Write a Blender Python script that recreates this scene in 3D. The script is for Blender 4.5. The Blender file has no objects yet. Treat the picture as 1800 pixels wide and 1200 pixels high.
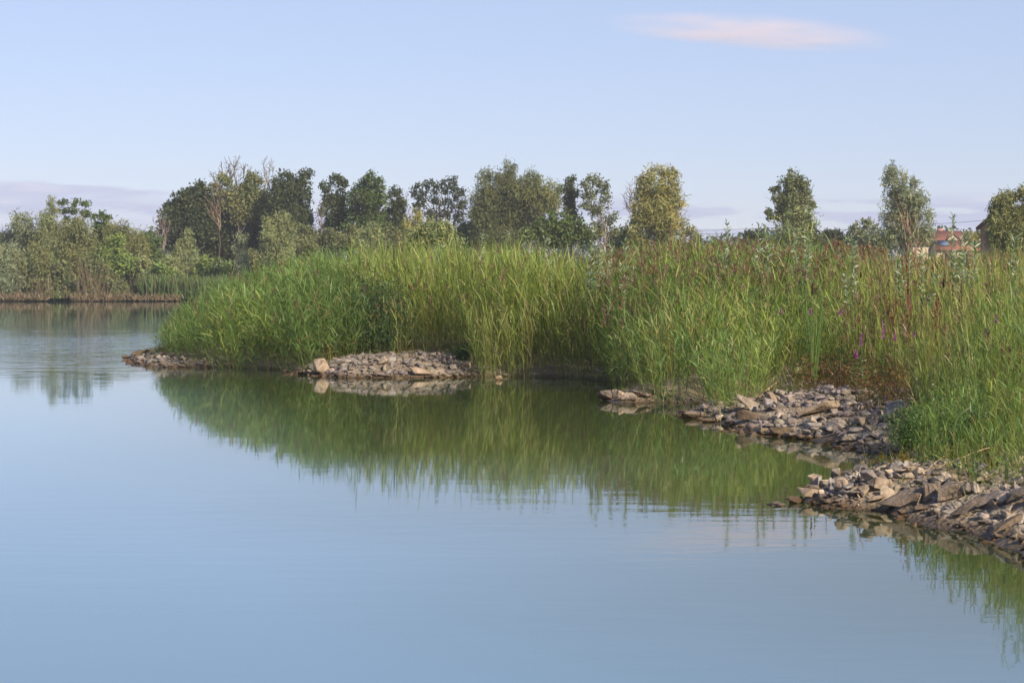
import bpy, bmesh, math
import numpy as np
from math import radians as R
from mathutils import Vector
rng = np.random.default_rng(7)
S = bpy.context.scene
COL = S.collection

# ------------------------------------------------------------------ camera
CAMH, F, CX, CY = 1.7, 3500.0, 900.0, 600.0
PITCH = math.atan(104 / F)
cam = bpy.data.cameras.new('camera')
cam.lens = 70.0; cam.sensor_width = 36.0; cam.clip_end = 20000; cam.clip_start = .1
cam.dof.use_dof = True; cam.dof.focus_distance = 27.0; cam.dof.aperture_fstop = 9.0
cob = bpy.data.objects.new('camera', cam); COL.objects.link(cob)
cob.location = (0, 0, CAMH); cob.rotation_euler = (R(90) - PITCH, 0, 0)
S.camera = cob

# ------------------------------------------------------------------ world, sun, exposure
SUN_EL, SUN_ROT = 33.0, 137.0
w = bpy.data.worlds.new('World'); S.world = w; w.use_nodes = True
wn, wl = w.node_tree.nodes, w.node_tree.links
sk = wn.new('ShaderNodeTexSky'); sk.sky_type = 'NISHITA'; sk.sun_disc = False
sk.sun_elevation = R(SUN_EL); sk.sun_rotation = R(SUN_ROT)
sk.air_density = 1.0; sk.dust_density = 0.3; sk.ozone_density = 3.0
bgn = wn['Background']; bgn.inputs[1].default_value = 0.0945
tint = wn.new('ShaderNodeMix'); tint.data_type = 'RGBA'; tint.blend_type = 'MULTIPLY'
tint.inputs[0].default_value = 1.0
tint.inputs[7].default_value = (1.0, 0.90, 1.05, 1)
wl.new(sk.outputs[0], tint.inputs[6])
# faint lavender cloud banks low in the sky, laid out by world direction
tc = wn.new('ShaderNodeTexCoord')
mp = wn.new('ShaderNodeMapping'); mp.inputs['Scale'].default_value = (9, 9, 75)
nz = wn.new('ShaderNodeTexNoise'); nz.inputs['Scale'].default_value = 1.6; nz.inputs['Detail'].default_value = 6
nz.inputs['Roughness'].default_value = .55
wl.new(tc.outputs['Generated'], mp.inputs[0]); wl.new(mp.outputs[0], nz.inputs[0])
sep = wn.new('ShaderNodeSeparateXYZ'); wl.new(tc.outputs['Generated'], sep.inputs[0])
def wmath(op, a, b=None, c=None):
    m = wn.new('ShaderNodeMath'); m.operation = op
    for i, v in enumerate((a, b, c)):
        if v is None: continue
        if isinstance(v, (int, float)): m.inputs[i].default_value = v
        else: wl.new(v, m.inputs[i])
    return m.outputs[0]
def wrange(v, a, b, c=0., d=1., smooth=True):
    m = wn.new('ShaderNodeMapRange'); m.interpolation_type = 'SMOOTHSTEP' if smooth else 'LINEAR'
    wl.new(v, m.inputs[0])
    for i, x in enumerate((a, b, c, d)): m.inputs[1 + i].default_value = x
    return m.outputs[0]
# upper edge of the left bank (elevation as z of the unit direction), lower to the right
top = wrange(sep.outputs[0], -0.18, -0.13, .048, .038)
edge = wmath('SUBTRACT', top, sep.outputs[2])
nzs = wmath('MULTIPLY', wmath('SUBTRACT', nz.outputs[0], .5), .022)
bank = wrange(wmath('ADD', edge, nzs), -.0005, .004)
rightm = wrange(nz.outputs[0], .42, .52)
lowm = wrange(sep.outputs[2], .046, .036)
leftm = wrange(sep.outputs[0], -.135, -.172)
cl = wmath('MAXIMUM', wmath('MULTIPLY', bank, wmath('MULTIPLY', leftm, wrange(nz.outputs[0], .36, .6, .35, .95))),
           wmath('MULTIPLY', rightm, wmath('MULTIPLY', lowm, 1.0)))
cmix = wn.new('ShaderNodeMix'); cmix.data_type = 'RGBA'
veil = wn.new('ShaderNodeMix'); veil.data_type = 'RGBA'      # thin high lavender veil, thickest low down
wl.new(wrange(sep.outputs[2], .12, .6, .55, .05), veil.inputs[0]); wl.new(tint.outputs[2], veil.inputs[6])
veil.inputs[7].default_value = (3.75, 4.45, 5.95, 1)
wl.new(wmath('MULTIPLY', cl, .85), cmix.inputs[0]); wl.new(veil.outputs[2], cmix.inputs[6])
ccol = wn.new('ShaderNodeMix'); ccol.data_type = 'RGBA'
wl.new(wrange(nz.outputs[0], .52, .80), ccol.inputs[0]); ccol.inputs[6].default_value = (3.75, 3.95, 5.5, 1); ccol.inputs[7].default_value = (5.2, 5.1, 6.2, 1)
wl.new(ccol.outputs[2], cmix.inputs[7])
wl.new(cmix.outputs[2], bgn.inputs[0])
sun = bpy.data.lights.new('sun', 'SUN'); sun.energy = 4.9; sun.angle = R(.53); sun.color = (1, .88, .70)
so = bpy.data.objects.new('sun', sun); COL.objects.link(so)
sd_ = Vector((math.sin(R(SUN_ROT)) * math.cos(R(SUN_EL)), math.cos(R(SUN_ROT)) * math.cos(R(SUN_EL)), math.sin(R(SUN_EL))))
so.rotation_euler = sd_.to_track_quat('Z', 'Y').to_euler()
S.view_settings.view_transform = 'Standard'; S.view_settings.look = 'None'
S.view_settings.exposure = 0.57; S.view_settings.gamma = 1.0
S.cycles.max_bounces = 8; S.cycles.transparent_max_bounces = 12
S.cycles.volume_step_rate = 2.0; S.cycles.volume_bounces = 3

# ------------------------------------------------------------------ helpers
cp, sp_ = math.cos(PITCH), math.sin(PITCH)
def ray(px, py):
    x = (px - CX) / F; u = -(py - CY) / F
    return np.array([x, cp + u * sp_, -sp_ + u * cp])
def at(px, py, D):
    d = ray(px, py); t = D / d[1]
    return np.array([d[0] * t, D, CAMH + d[2] * t])
def onz(px, py, z=0.):
    d = ray(px, py); t = (z - CAMH) / d[2]
    return np.array([d[0] * t, d[1] * t])
def pxof(x, y): return CX + F * x / y
def hashf(i, j, s):
    n = np.sin(i * 127.1 + j * 311.7 + s * 74.7) * 43758.5453
    return n - np.floor(n)
def vn(x, y, s=0):
    i, j = np.floor(x), np.floor(y); fx, fy = x - i, y - j
    fx = fx * fx * (3 - 2 * fx); fy = fy * fy * (3 - 2 * fy)
    a = hashf(i, j, s); b = hashf(i + 1, j, s); c = hashf(i, j + 1, s); d = hashf(i + 1, j + 1, s)
    return (a * (1 - fx) + b * fx) * (1 - fy) + (c * (1 - fx) + d * fx) * fy
def poly_sd(x, y, P):
    x = np.asarray(x, float); y = np.asarray(y, float)
    best = np.full(x.shape, 1e18); ins = np.zeros(x.shape, bool)
    n = len(P)
    for k in range(n):
        ax, ay = P[k]; bx, by = P[(k + 1) % n]
        ex, ey = bx - ax, by - ay
        t = np.clip(((x - ax) * ex + (y - ay) * ey) / (ex * ex + ey * ey + 1e-12), 0, 1)
        best = np.minimum(best, (x - ax - t * ex) ** 2 + (y - ay - t * ey) ** 2)
        c = ((ay > y) != (by > y))
        with np.errstate(divide='ignore', invalid='ignore'):
            xi = ex * (y - ay) / (ey if ey != 0 else 1e-12) + ax
        ins ^= (c & (x < xi))
    return np.where(ins, 1, -1) * np.sqrt(best)

def W(px, py): return tuple(onz(px, py, 0))
LAND = [(14, 7), W(1900, 1012), W(1800, 968), W(1720, 946), W(1640, 922), W(1560, 896), W(1450, 893), W(1392, 882),
        (2.42, 16.1), (2.8, 16.9), (3.25, 17.8), (3.7, 18.7), (3.95, 19.3),
        W(1590, 797), W(1530, 793), W(1450, 780), W(1400, 772), W(1340, 765), W(1260, 745), W(1203, 729), (2.5, 26.2),
        W(1262, 717), W(1252, 709), W(1180, 708), W(1100, 709), W(1056, 701), (1.62, 29.9), W(1105, 683), W(1092, 670), W(1000, 664),
        W(900, 662), W(850, 662), W(750, 664), W(600, 664), W(508, 657), W(500, 650), W(400, 646), W(300, 646), W(240, 642),
        W(226, 632), (-8.3, 46.5), (-7.4, 49), (-4, 60), (0, 74), (5, 98), (9, 125), (-12, 150), (-20, 168),
        (-25, 176), (-45, 175), (-60, 172), (-140, 165), (-500, 150), (-4000, 200), (-4000, 9000), (4000, 9000), (4000, 7)]
def land_d(x, y):
    x = np.asarray(x, float); y = np.asarray(y, float)
    d = poly_sd(x, y, LAND)
    return d + (vn(x * 2.1, y * 2.1, 1) - .5) * .22 + (vn(x * 6, y * 6, 2) - .5) * .07
def height_from(d, x, y):
    up = .30 * (1 - np.exp(-np.maximum(d, 0) * 1.25)) + .03 * np.clip(d, 0, 10) + .0
    n = (vn(x * 1.7, y * 1.7, 3) - .5) * .12 + (vn(x * 5, y * 5, 4) - .5) * .05 + (vn(x * 13, y * 13, 5) - .5) * .02
    z = np.where(d > 0, up + n * np.clip(d * 1.5, 0, 1), np.maximum(d * .33, -1.6))
    return z
def ground(x, y):
    x = np.asarray(x, float); y = np.asarray(y, float)
    return height_from(land_d(x, y), x, y)
def ground_at(px, py):
    d = ray(px, py); T = np.arange(9., 80., .04) / d[1]
    X, Y, Z = d[0] * T, d[1] * T, CAMH + d[2] * T
    h = np.maximum(ground(X, Y), 0)
    k = np.argmax(Z <= h + 1e-4)
    return np.array([X[k], Y[k], h[k]])

def tag(o, label=None, cat=None, group=None, kind=None):
    if label: o['label'] = label
    if cat: o['category'] = cat
    if group: o['group'] = group
    if kind: o['kind'] = kind
    return o
def empty(name, loc, rz=0):
    o = bpy.data.objects.new(name, None); COL.objects.link(o); o.location = loc; o.rotation_euler = (0, 0, rz)
    o.empty_display_size = .1
    return o
def mesh_obj(name, V, Fc, mat, col=None, parent=None, nper=4, smooth=False, off=None):
    """V (n,3), Fc (m,nper)"""
    V = np.asarray(V, np.float32).reshape(-1, 3); Fc = np.asarray(Fc, np.int32).reshape(-1, nper)
    if off is not None: V = V - np.asarray(off, np.float32)
    me = bpy.data.meshes.new(name)
    me.vertices.add(len(V)); me.vertices.foreach_set('co', V.ravel())
    me.loops.add(Fc.size); me.loops.foreach_set('vertex_index', Fc.ravel())
    me.polygons.add(len(Fc)); me.polygons.foreach_set('loop_start', np.arange(0, Fc.size, nper, dtype=np.int32))
    try: me.polygons.foreach_set('loop_total', np.full(len(Fc), nper, np.int32))
    except Exception: pass
    if smooth: me.polygons.foreach_set('use_smooth', np.ones(len(Fc), bool))
    if col is not None:
        a = me.color_attributes.new('col', 'FLOAT_COLOR', 'POINT')
        c = np.ones((len(V), 4), np.float32); c[:, :3] = col
        a.data.foreach_set('color', c.ravel())
    me.update(calc_edges=True); me.validate()
    if mat: me.materials.append(mat)
    o = bpy.data.objects.new(name, me); COL.objects.link(o)
    if off is not None and parent is None: o.location = tuple(float(t) for t in off)
    if parent is not None: o.parent = parent
    return o
def nrm(v): return v / np.maximum(np.linalg.norm(v, axis=-1, keepdims=True), 1e-9)
class MB:                       # quads with vertex colours, gathered
    def __init__(s): s.V, s.F, s.C, s.n = [], [], [], 0
    def add(s, V, Fc, C):
        V = np.asarray(V).reshape(-1, 3); s.V.append(V); s.F.append(np.asarray(Fc) + s.n); s.n += len(V)
        C = np.asarray(C, float)
        s.C.append(np.broadcast_to(C, (len(V), 3)) if C.ndim == 1 else C)
    def build(s, name, mat, parent=None, off=None, smooth=False):
        return mesh_obj(name, np.concatenate(s.V), np.concatenate(s.F), mat, np.concatenate(s.C), parent, 4, smooth, off)
def blades(mb, B, Dr, L, Wd, droop, C, segs=3, prof=None, side=None, tipcol=None):
    """curved tapering leaves: B base, Dr unit direction, L length, Wd width, droop fraction"""
    N = len(B)
    if N == 0: return
    t = np.linspace(0, 1, segs + 1)
    if prof is None: prof = np.interp(t, [0, .3, .7, 1], [.55, 1, .7, .06])
    if side is None:
        side = np.cross(Dr, nrm(rng.normal(size=(N, 3))))
    side = nrm(side)
    P = B[:, None] + Dr[:, None] * (L[:, None] * t)[..., None]
    P[..., 2] -= (droop * L)[:, None] * t ** 2
    hw = (Wd[:, None] * prof / 2)[..., None] * side[:, None]
    V = np.stack([P - hw, P + hw], 2).reshape(-1, 3)
    m = (segs + 1) * 2
    k = np.arange(N)[:, None] * m + np.arange(segs)[None] * 2
    Fc = np.stack([k, k + 1, k + 3, k + 2], -1).reshape(-1, 4)
    C = np.repeat(C, m, 0)
    if tipcol is not None:
        tt = np.tile(np.repeat(t, 2), N)[:, None] ** 2
        C = C * (1 - tt * .6) + np.asarray(tipcol) * tt * .6
    mb.add(V, Fc, C)
def tube(mb, path, rad, C, sides=5):
    path = np.asarray(path, float); rad = np.asarray(rad, float)
    n = len(path); d = nrm(np.gradient(path, axis=0))
    up = np.where(np.abs(d[:, 2:3]) > .9, [[1., 0, 0]], [[0, 0, 1.]])
    a = nrm(np.cross(d, up)); b = np.cross(d, a)
    th = np.arange(sides) * 2 * np.pi / sides
    V = path[:, None] + rad[:, None, None] * (a[:, None] * np.cos(th)[None, :, None] + b[:, None] * np.sin(th)[None, :, None])
    V = V.reshape(-1, 3); Fc = []
    for i in range(n - 1):
        for j in range(sides):
            Fc.append((i * sides + j, i * sides + (j + 1) % sides, (i + 1) * sides + (j + 1) % sides, (i + 1) * sides + j))
    mb.add(V, Fc, np.asarray(C, float))

# ------------------------------------------------------------------ materials
def nt(name):
    m = bpy.data.materials.new(name); m.use_nodes = True
    t = m.node_tree; t.nodes.clear()
    return m, t.nodes, t.links
def node(N, kind, **kw):
    n = N.new(kind)
    for k, v in kw.items():
        if k[0] == 'i' and k[1:].isdigit(): n.inputs[int(k[1:])].default_value = v
        else: setattr(n, k, v)
    return n
def leaf_mat(name, trans=.35, rough=.5, spec=.35, hue=.0):
    m, N, L = nt(name)
    a = node(N, 'ShaderNodeAttribute', attribute_name='col')
    p = node(N, 'ShaderNodeBsdfPrincipled'); p.inputs['Roughness'].default_value = rough
    p.inputs['Specular IOR Level'].default_value = spec
    tr = node(N, 'ShaderNodeBsdfTranslucent')
    mu = node(N, 'ShaderNodeMix', data_type='RGBA', blend_type='MULTIPLY', i0=1.0)
    mu.inputs[7].default_value = (1.15, 1.25, .6, 1)
    mx = node(N, 'ShaderNodeMixShader', i0=trans); o = node(N, 'ShaderNodeOutputMaterial')
    L.new(a.outputs['Color'], p.inputs['Base Color']); L.new(a.outputs['Color'], mu.inputs[6]); L.new(mu.outputs[2], tr.inputs[0])
    L.new(p.outputs[0], mx.inputs[1]); L.new(tr.outputs[0], mx.inputs[2]); L.new(mx.outputs[0], o.inputs[0])
    return m
def noise_mat(name, c1, c2, scale=8., rough=.85, bump=.3, c3=None, attr=False, wet=False, bdist=.02):
    m, N, L = nt(name)
    tcn = node(N, 'ShaderNodeTexCoord'); oi = node(N, 'ShaderNodeObjectInfo')
    geo = node(N, 'ShaderNodeNewGeometry')
    n1 = node(N, 'ShaderNodeTexNoise'); n1.inputs['Scale'].default_value = scale; n1.inputs['Detail'].default_value = 6
    n2 = node(N, 'ShaderNodeTexNoise'); n2.inputs['Scale'].default_value = scale * 5; n2.inputs['Detail'].default_value = 4
    L.new(geo.outputs['Position'], n1.inputs[0]); L.new(geo.outputs['Position'], n2.inputs[0])
    cr = node(N, 'ShaderNodeValToRGB'); cr.color_ramp.elements[0].color = (*c1, 1); cr.color_ramp.elements[1].color = (*c2, 1)
    cr.color_ramp.elements[0].position = .32; cr.color_ramp.elements[1].position = .68
    if c3:
        e = cr.color_ramp.elements.new(.5); e.color = (*c3, 1)
    L.new(n1.outputs[0], cr.inputs[0])
    src = cr.outputs[0]
    mu = node(N, 'ShaderNodeMix', data_type='RGBA', blend_type='MULTIPLY', i0=1.0)
    mr = node(N, 'ShaderNodeMapRange'); mr.inputs[3].default_value = .68; mr.inputs[4].default_value = 1.25
    L.new(n2.outputs[0], mr.inputs[0]); L.new(src, mu.inputs[6]); L.new(mr.outputs[0], mu.inputs[7]); src = mu.outputs[2]
    if attr:
        at_ = node(N, 'ShaderNodeAttribute', attribute_name='col')
        m2 = node(N, 'ShaderNodeMix', data_type='RGBA', blend_type='MULTIPLY', i0=1.0)
        L.new(src, m2.inputs[6]); L.new(at_.outputs['Color'], m2.inputs[7]); src = m2.outputs[2]
    p = node(N, 'ShaderNodeBsdfPrincipled'); p.inputs['Roughness'].default_value = rough; p.inputs['Specular IOR Level'].default_value = .25
    if wet:      # brown algae band on whatever stands at the waterline
        sx = node(N, 'ShaderNodeSeparateXYZ'); L.new(geo.outputs['Position'], sx.inputs[0])
        ad = node(N, 'ShaderNodeMath', operation='ADD'); L.new(sx.outputs[2], ad.inputs[0])
        ms = node(N, 'ShaderNodeMath', operation='MULTIPLY'); L.new(n1.outputs[0], ms.inputs[0]); ms.inputs[1].default_value = -.07
        L.new(ms.outputs[0], ad.inputs[1])
        m4 = node(N, 'ShaderNodeMapRange'); L.new(ad.outputs[0], m4.inputs[0])
        for i, v in enumerate((-.015, .055, 1., 0.)): m4.inputs[1 + i].default_value = v
        m3 = node(N, 'ShaderNodeMix', data_type='RGBA'); L.new(m4.outputs[0], m3.inputs[0]); L.new(src, m3.inputs[6])
        m3.inputs[7].default_value = (.085, .052, .024, 1); src = m3.outputs[2]
        r2 = node(N, 'ShaderNodeMapRange'); L.new(m4.outputs[0], r2.inputs[0]); r2.inputs[3].default_value = rough; r2.inputs[4].default_value = .4
        L.new(r2.outputs[0], p.inputs['Roughness'])
    if wet == 'obj' or wet is True:
        pass
    L.new(src, p.inputs['Base Color'])
    b = node(N, 'ShaderNodeBump'); b.inputs['Strength'].default_value = bump; b.inputs['Distance'].default_value = bdist
    L.new(n2.outputs[0], b.inputs['Height']); L.new(b.outputs[0], p.inputs['Normal'])
    o = node(N, 'ShaderNodeOutputMaterial'); L.new(p.outputs[0], o.inputs[0])
    return m
def stone_mat():
    m = noise_mat('stone', (.195, .17, .138), (.52, .465, .385), 7., .9, .8, (.345, .305, .25), wet=True, bdist=.02)
    N, L = m.node_tree.nodes, m.node_tree.links
    p = [n for n in N if n.type == 'BSDF_PRINCIPLED'][0]; mus = [n for n in N if n.type == 'MIX' and n.blend_type == 'MULTIPLY'][0]
    oi = [n for n in N if n.type == 'OBJECT_INFO'][0]
    # per-stone tone: shade via object colour value, warm/grey via random
    cr = node(N, 'ShaderNodeValToRGB'); e = cr.color_ramp.elements
    e[0].color = (.62, .62, .68, 1); e[1].color = (1.25, 1.12, .98, 1); x = e.new(.35); x.color = (.95, .92, .92, 1); x = e.new(.6); x.color = (.8, .72, .64, 1)
    at_ = node(N, 'ShaderNodeAttribute', attribute_name='col')
    L.new(oi.outputs['Random'], cr.inputs[0])
    m5 = node(N, 'ShaderNodeMix', data_type='RGBA', blend_type='MULTIPLY', i0=1.0)
    dst = mus.outputs[2].links[0].to_socket
    L.new(mus.outputs[2], m5.inputs[6]); L.new(cr.outputs[0], m5.inputs[7])
    m6 = node(N, 'ShaderNodeMix', data_type='RGBA', blend_type='MULTIPLY', i0=1.0)
    L.new(m5.outputs[2], m6.inputs[6]); L.new(at_.outputs['Color'], m6.inputs[7]); L.new(m6.outputs[2], dst)
    return m
M_leaf = leaf_mat('reed_leaf', .44, .45, .4)
M_tree = leaf_mat('tree_leaf', .30, .6, .25)
M_bark = noise_mat('bark', (.45, .45, .45), (1.3, 1.3, 1.3), 9., .9, .4, attr=True)
M_stone = stone_mat()
M_petal = leaf_mat('petal', .3, .6, .2)
M_roof = noise_mat('roof_tile', (.24, .095, .065), (.34, .15, .10), 3., .8, .3)
M_roofd = noise_mat('old_roof_tile', (.16, .065, .045), (.24, .10, .075), 3., .8, .3)
M_plast = noise_mat('cream_render', (.50, .38, .27), (.60, .48, .36), 1.5, .9, .1)
M_brick = noise_mat('brick', (.30, .14, .10), (.42, .22, .16), 4., .9, .2)
M_panel = noise_mat('solar_panel', (.10, .13, .20), (.16, .20, .28), 2., .2, .0)
M_glass = noise_mat('window_glass', (.02, .025, .03), (.04, .045, .05), 2., .1, .0)
M_wire = noise_mat('wire', (.05, .05, .06), (.07, .07, .08), 2., .6, .0)
# ground: mud at the water, earth and litter inland
def ground_mat():
    m, N, L = nt('shore_earth')
    geo = node(N, 'ShaderNodeNewGeometry'); sx = node(N, 'ShaderNodeSeparateXYZ'); L.new(geo.outputs['Position'], sx.inputs[0])
    n1 = node(N, 'ShaderNodeTexNoise'); n1.inputs['Scale'].default_value = 2.2; n1.inputs['Detail'].default_value = 8
    n2 = node(N, 'ShaderNodeTexNoise'); n2.inputs['Scale'].default_value = 28; n2.inputs['Detail'].default_value = 5
    vo = node(N, 'ShaderNodeTexVoronoi'); vo.inputs['Scale'].default_value = 26
    for n in (n1, n2, vo): L.new(geo.outputs['Position'], n.inputs[0])
    cr = node(N, 'ShaderNodeValToRGB'); e = cr.color_ramp.elements
    e[0].position = .3; e[0].color = (.14, .10, .062, 1); e[1].position = .7; e[1].color = (.33, .265, .185, 1)
    L.new(n1.outputs[0], cr.inputs[0])
    mu = node(N, 'ShaderNodeMix', data_type='RGBA', blend_type='MULTIPLY', i0=.8)
    mr = node(N, 'ShaderNodeMapRange'); mr.inputs[3].default_value = .5; mr.inputs[4].default_value = 1.5; L.new(n2.outputs[0], mr.inputs[0])
    L.new(cr.outputs[0], mu.inputs[6]); L.new(mr.outputs[0], mu.inputs[7])
    # far meadow greenness with distance inland handled by height
    g = node(N, 'ShaderNodeMapRange'); L.new(sx.outputs[2], g.inputs[0])
    for i, v in enumerate((.34, .6, 0., 1.)): g.inputs[1 + i].default_value = v
    mg = node(N, 'ShaderNodeMix', data_type='RGBA'); L.new(g.outputs[0], mg.inputs[0]); L.new(mu.outputs[2], mg.inputs[6]); mg.inputs[7].default_value = (.06, .085, .03, 1)
    wt = node(N, 'ShaderNodeMapRange'); L.new(sx.outputs[2], wt.inputs[0])
    for i, v in enumerate((.0, .07, 1., 0.)): wt.inputs[1 + i].default_value = v
    mw = node(N, 'ShaderNodeMix', data_type='RGBA'); L.new(wt.outputs[0], mw.inputs[0]); L.new(mg.outputs[2], mw.inputs[6]); mw.inputs[7].default_value = (.075, .047, .020, 1)
    p = node(N, 'ShaderNodeBsdfPrincipled'); L.new(mw.outputs[2], p.inputs['Base Color'])
    ro = node(N, 'ShaderNodeMapRange'); L.new(wt.outputs[0], ro.inputs[0]); ro.inputs[3].default_value = .95; ro.inputs[4].default_value = .45
    L.new(ro.outputs[0], p.inputs['Roughness'])
    ad = node(N, 'ShaderNodeMath', operation='ADD'); L.new(n2.outputs[0], ad.inputs[0]); L.new(vo.outputs[0], ad.inputs[1])
    b = node(N, 'ShaderNodeBump'); b.inputs['Strength'].default_value = .7; b.inputs['Distance'].default_value = .03
    L.new(ad.outputs[0], b.inputs['Height']); L.new(b.outputs[0], p.inputs['Normal'])
    o = node(N, 'ShaderNodeOutputMaterial'); L.new(p.outputs[0], o.inputs[0])
    return m
def water_mat():
    m, N, L = nt('lake_water')
    geo = node(N, 'ShaderNodeNewGeometry')
    def noise(sx, sy, det, seed):
        mpn = node(N, 'ShaderNodeMapping'); mpn.inputs['Scale'].default_value = (sx, sy, 1); mpn.inputs['Location'].default_value = (seed, seed * 2, 0)
        mpn.inputs['Rotation'].default_value = (0, 0, R(6))
        L.new(geo.outputs['Position'], mpn.inputs[0])
        n = node(N, 'ShaderNodeTexNoise'); n.inputs['Scale'].default_value = 1; n.inputs['Detail'].default_value = det; L.new(mpn.outputs[0], n.inputs[0])
        return n.outputs[0]
    def mth(op, a, b):
        x = node(N, 'ShaderNodeMath', operation=op)
        for i, v in enumerate((a, b)):
            if isinstance(v, (int, float)): x.inputs[i].default_value = v
            else: L.new(v, x.inputs[i])
        return x.outputs[0]
    fine = noise(1.6, 4.2, 2, 3); swell = noise(.35, .8, 1, 9); patch = noise(.045, .06, 2, 5)
    sx = node(N, 'ShaderNodeSeparateXYZ'); L.new(geo.outputs['Position'], sx.inputs[0])
    pr = node(N, 'ShaderNodeMapRange'); pr.interpolation_type = 'SMOOTHSTEP'; L.new(patch, pr.inputs[0])
    for i, v in enumerate((.45, .62, .35, 1.5)): pr.inputs[1 + i].default_value = v
    # breeze out on the open lake beyond the spit
    br = node(N, 'ShaderNodeMapRange'); br.interpolation_type = 'SMOOTHSTEP'; L.new(sx.outputs[1], br.inputs[0])
    for i, v in enumerate((36., 58., 1., 4.)): br.inputs[1 + i].default_value = v
    br2 = node(N, 'ShaderNodeMapRange'); br2.interpolation_type = 'SMOOTHSTEP'; L.new(sx.outputs[1], br2.inputs[0])
    for i, v in enumerate((75., 105., 1., .12)): br2.inputs[1 + i].default_value = v
    h = mth('ADD', mth('MULTIPLY', fine, .0011), mth('MULTIPLY', swell, .0020))
    cz = node(N, 'ShaderNodeMapRange'); cz.interpolation_type = 'SMOOTHSTEP'; L.new(mth('ADD', sx.outputs[1], mth('MULTIPLY', patch, 22.)), cz.inputs[0])
    for i, v in enumerate((40., 64., 0., 1.)): cz.inputs[1 + i].default_value = v
    cz2 = node(N, 'ShaderNodeMapRange'); cz2.interpolation_type = 'SMOOTHSTEP'; L.new(mth('ADD', sx.outputs[1], mth('MULTIPLY', patch, 40.)), cz2.inputs[0])
    for i, v in enumerate((78., 96., 1., .0)): cz2.inputs[1 + i].default_value = v
    chop = mth('MULTIPLY', mth('MULTIPLY', noise(.9, 1.9, 3, 13), .030), mth('MULTIPLY', cz.outputs[0], cz2.outputs[0]))
    h = mth('MULTIPLY', h, mth('MULTIPLY', pr.outputs[0], mth('MULTIPLY', br.outputs[0], br2.outputs[0])))
    h = mth('ADD', h, chop)
    b = node(N, 'ShaderNodeBump'); b.inputs['Strength'].default_value = 1; b.inputs['Distance'].default_value = 1
    L.new(h, b.inputs['Height'])
    a = node(N, 'ShaderNodeAttribute', attribute_name='col')
    df = node(N, 'ShaderNodeBsdfDiffuse'); 
    sc_ = node(N, 'ShaderNodeSeparateColor'); L.new(a.outputs['Color'], sc_.inputs[0])
    dm = node(N, 'ShaderNodeMix', data_type='RGBA'); L.new(sc_.outputs[1], dm.inputs[0])      # murky green near banks and laid under plant reflections to green them, turquoise elsewhere
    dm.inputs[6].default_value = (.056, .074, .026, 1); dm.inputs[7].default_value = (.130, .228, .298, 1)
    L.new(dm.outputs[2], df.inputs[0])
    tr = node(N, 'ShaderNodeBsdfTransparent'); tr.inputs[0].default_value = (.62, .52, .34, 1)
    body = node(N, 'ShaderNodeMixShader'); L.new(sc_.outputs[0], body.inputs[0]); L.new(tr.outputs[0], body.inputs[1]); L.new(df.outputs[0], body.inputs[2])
    gl = node(N, 'ShaderNodeBsdfGlossy'); gl.inputs['Roughness'].default_value = .03; L.new(b.outputs[0], gl.inputs['Normal'])
    gl.inputs[0].default_value = (.94, .97, 1, 1)
    fr = node(N, 'ShaderNodeFresnel'); fr.inputs['IOR'].default_value = 1.45; L.new(b.outputs[0], fr.inputs['Normal'])
    mx = node(N, 'ShaderNodeMixShader'); L.new(fr.outputs[0], mx.inputs[0]); L.new(body.outputs[0], mx.inputs[1]); L.new(gl.outputs[0], mx.inputs[2])
    o = node(N, 'ShaderNodeOutputMaterial'); L.new(mx.outputs[0], o.inputs[0])
    return m
M_ground = ground_mat(); M_water = water_mat()

# ------------------------------------------------------------------ terrain and lake: sheets out to the horizon
def axis(a, b, step, lo, hi, g=1.16):
    core = list(np.arange(a, b + 1e-6, step)); s = step; v = core[-1]; up = []
    while v < hi: s *= g; v += s; up.append(v)
    s = step; v = core[0]; dn = []
    while v > lo: s *= g; v -= s; dn.append(v)
    return np.array(dn[::-1] + core + up)
def sheet(xs, ys, zf):
    X, Y = np.meshgrid(xs, ys); Z = zf(X, Y)
    V = np.stack([X, Y, Z], -1).reshape(-1, 3); nx = len(xs)
    i = (np.arange(len(ys) - 1)[:, None] * nx + np.arange(nx - 1)[None]).ravel()
    return V, np.stack([i, i + 1, i + 1 + nx, i + nx], -1)
gx = axis(-9, 9, .11, -5000, 5000, 1.12); gy = axis(11.5, 48, .11, -900, 9000, 1.07)
V, Fc = sheet(gx, gy, ground)
tag(mesh_obj('ground', V, Fc, M_ground, smooth=True), kind='structure')
wx = axis(-9, 9, .22, -5000, 5000, 1.15); wy = axis(11.5, 48, .22, -900, 2500, 1.1)
V, Fc = sheet(wx, wy, lambda X, Y: X * 0)
dep = np.clip(-ground(V[:, 0], V[:, 1]), 0, 3)
op = 1 - np.exp(-dep / .16); op = np.clip(.30 + .70 * op, 0, 1)
tag(mesh_obj('water', V, Fc, M_water, np.stack([op, np.clip((-land_d(V[:, 0], V[:, 1]) - 1.2) / 3.6, 0, 1) * (1 - np.clip((V[:, 1] - 13) / 7, 0, 1) * np.clip((V[:, 0] + .2 * V[:, 1] + 1) / 3.5, 0, 1) * np.clip((46 - V[:, 1]) / 4, 0, 1)) * (1 - .85 * np.clip((V[:, 1] - 70) / 40, 0, 1)), op * 0], 1)), kind='structure')  # turquoise share also cut where reeds and far bank mirror, so reflections turn greener

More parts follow.
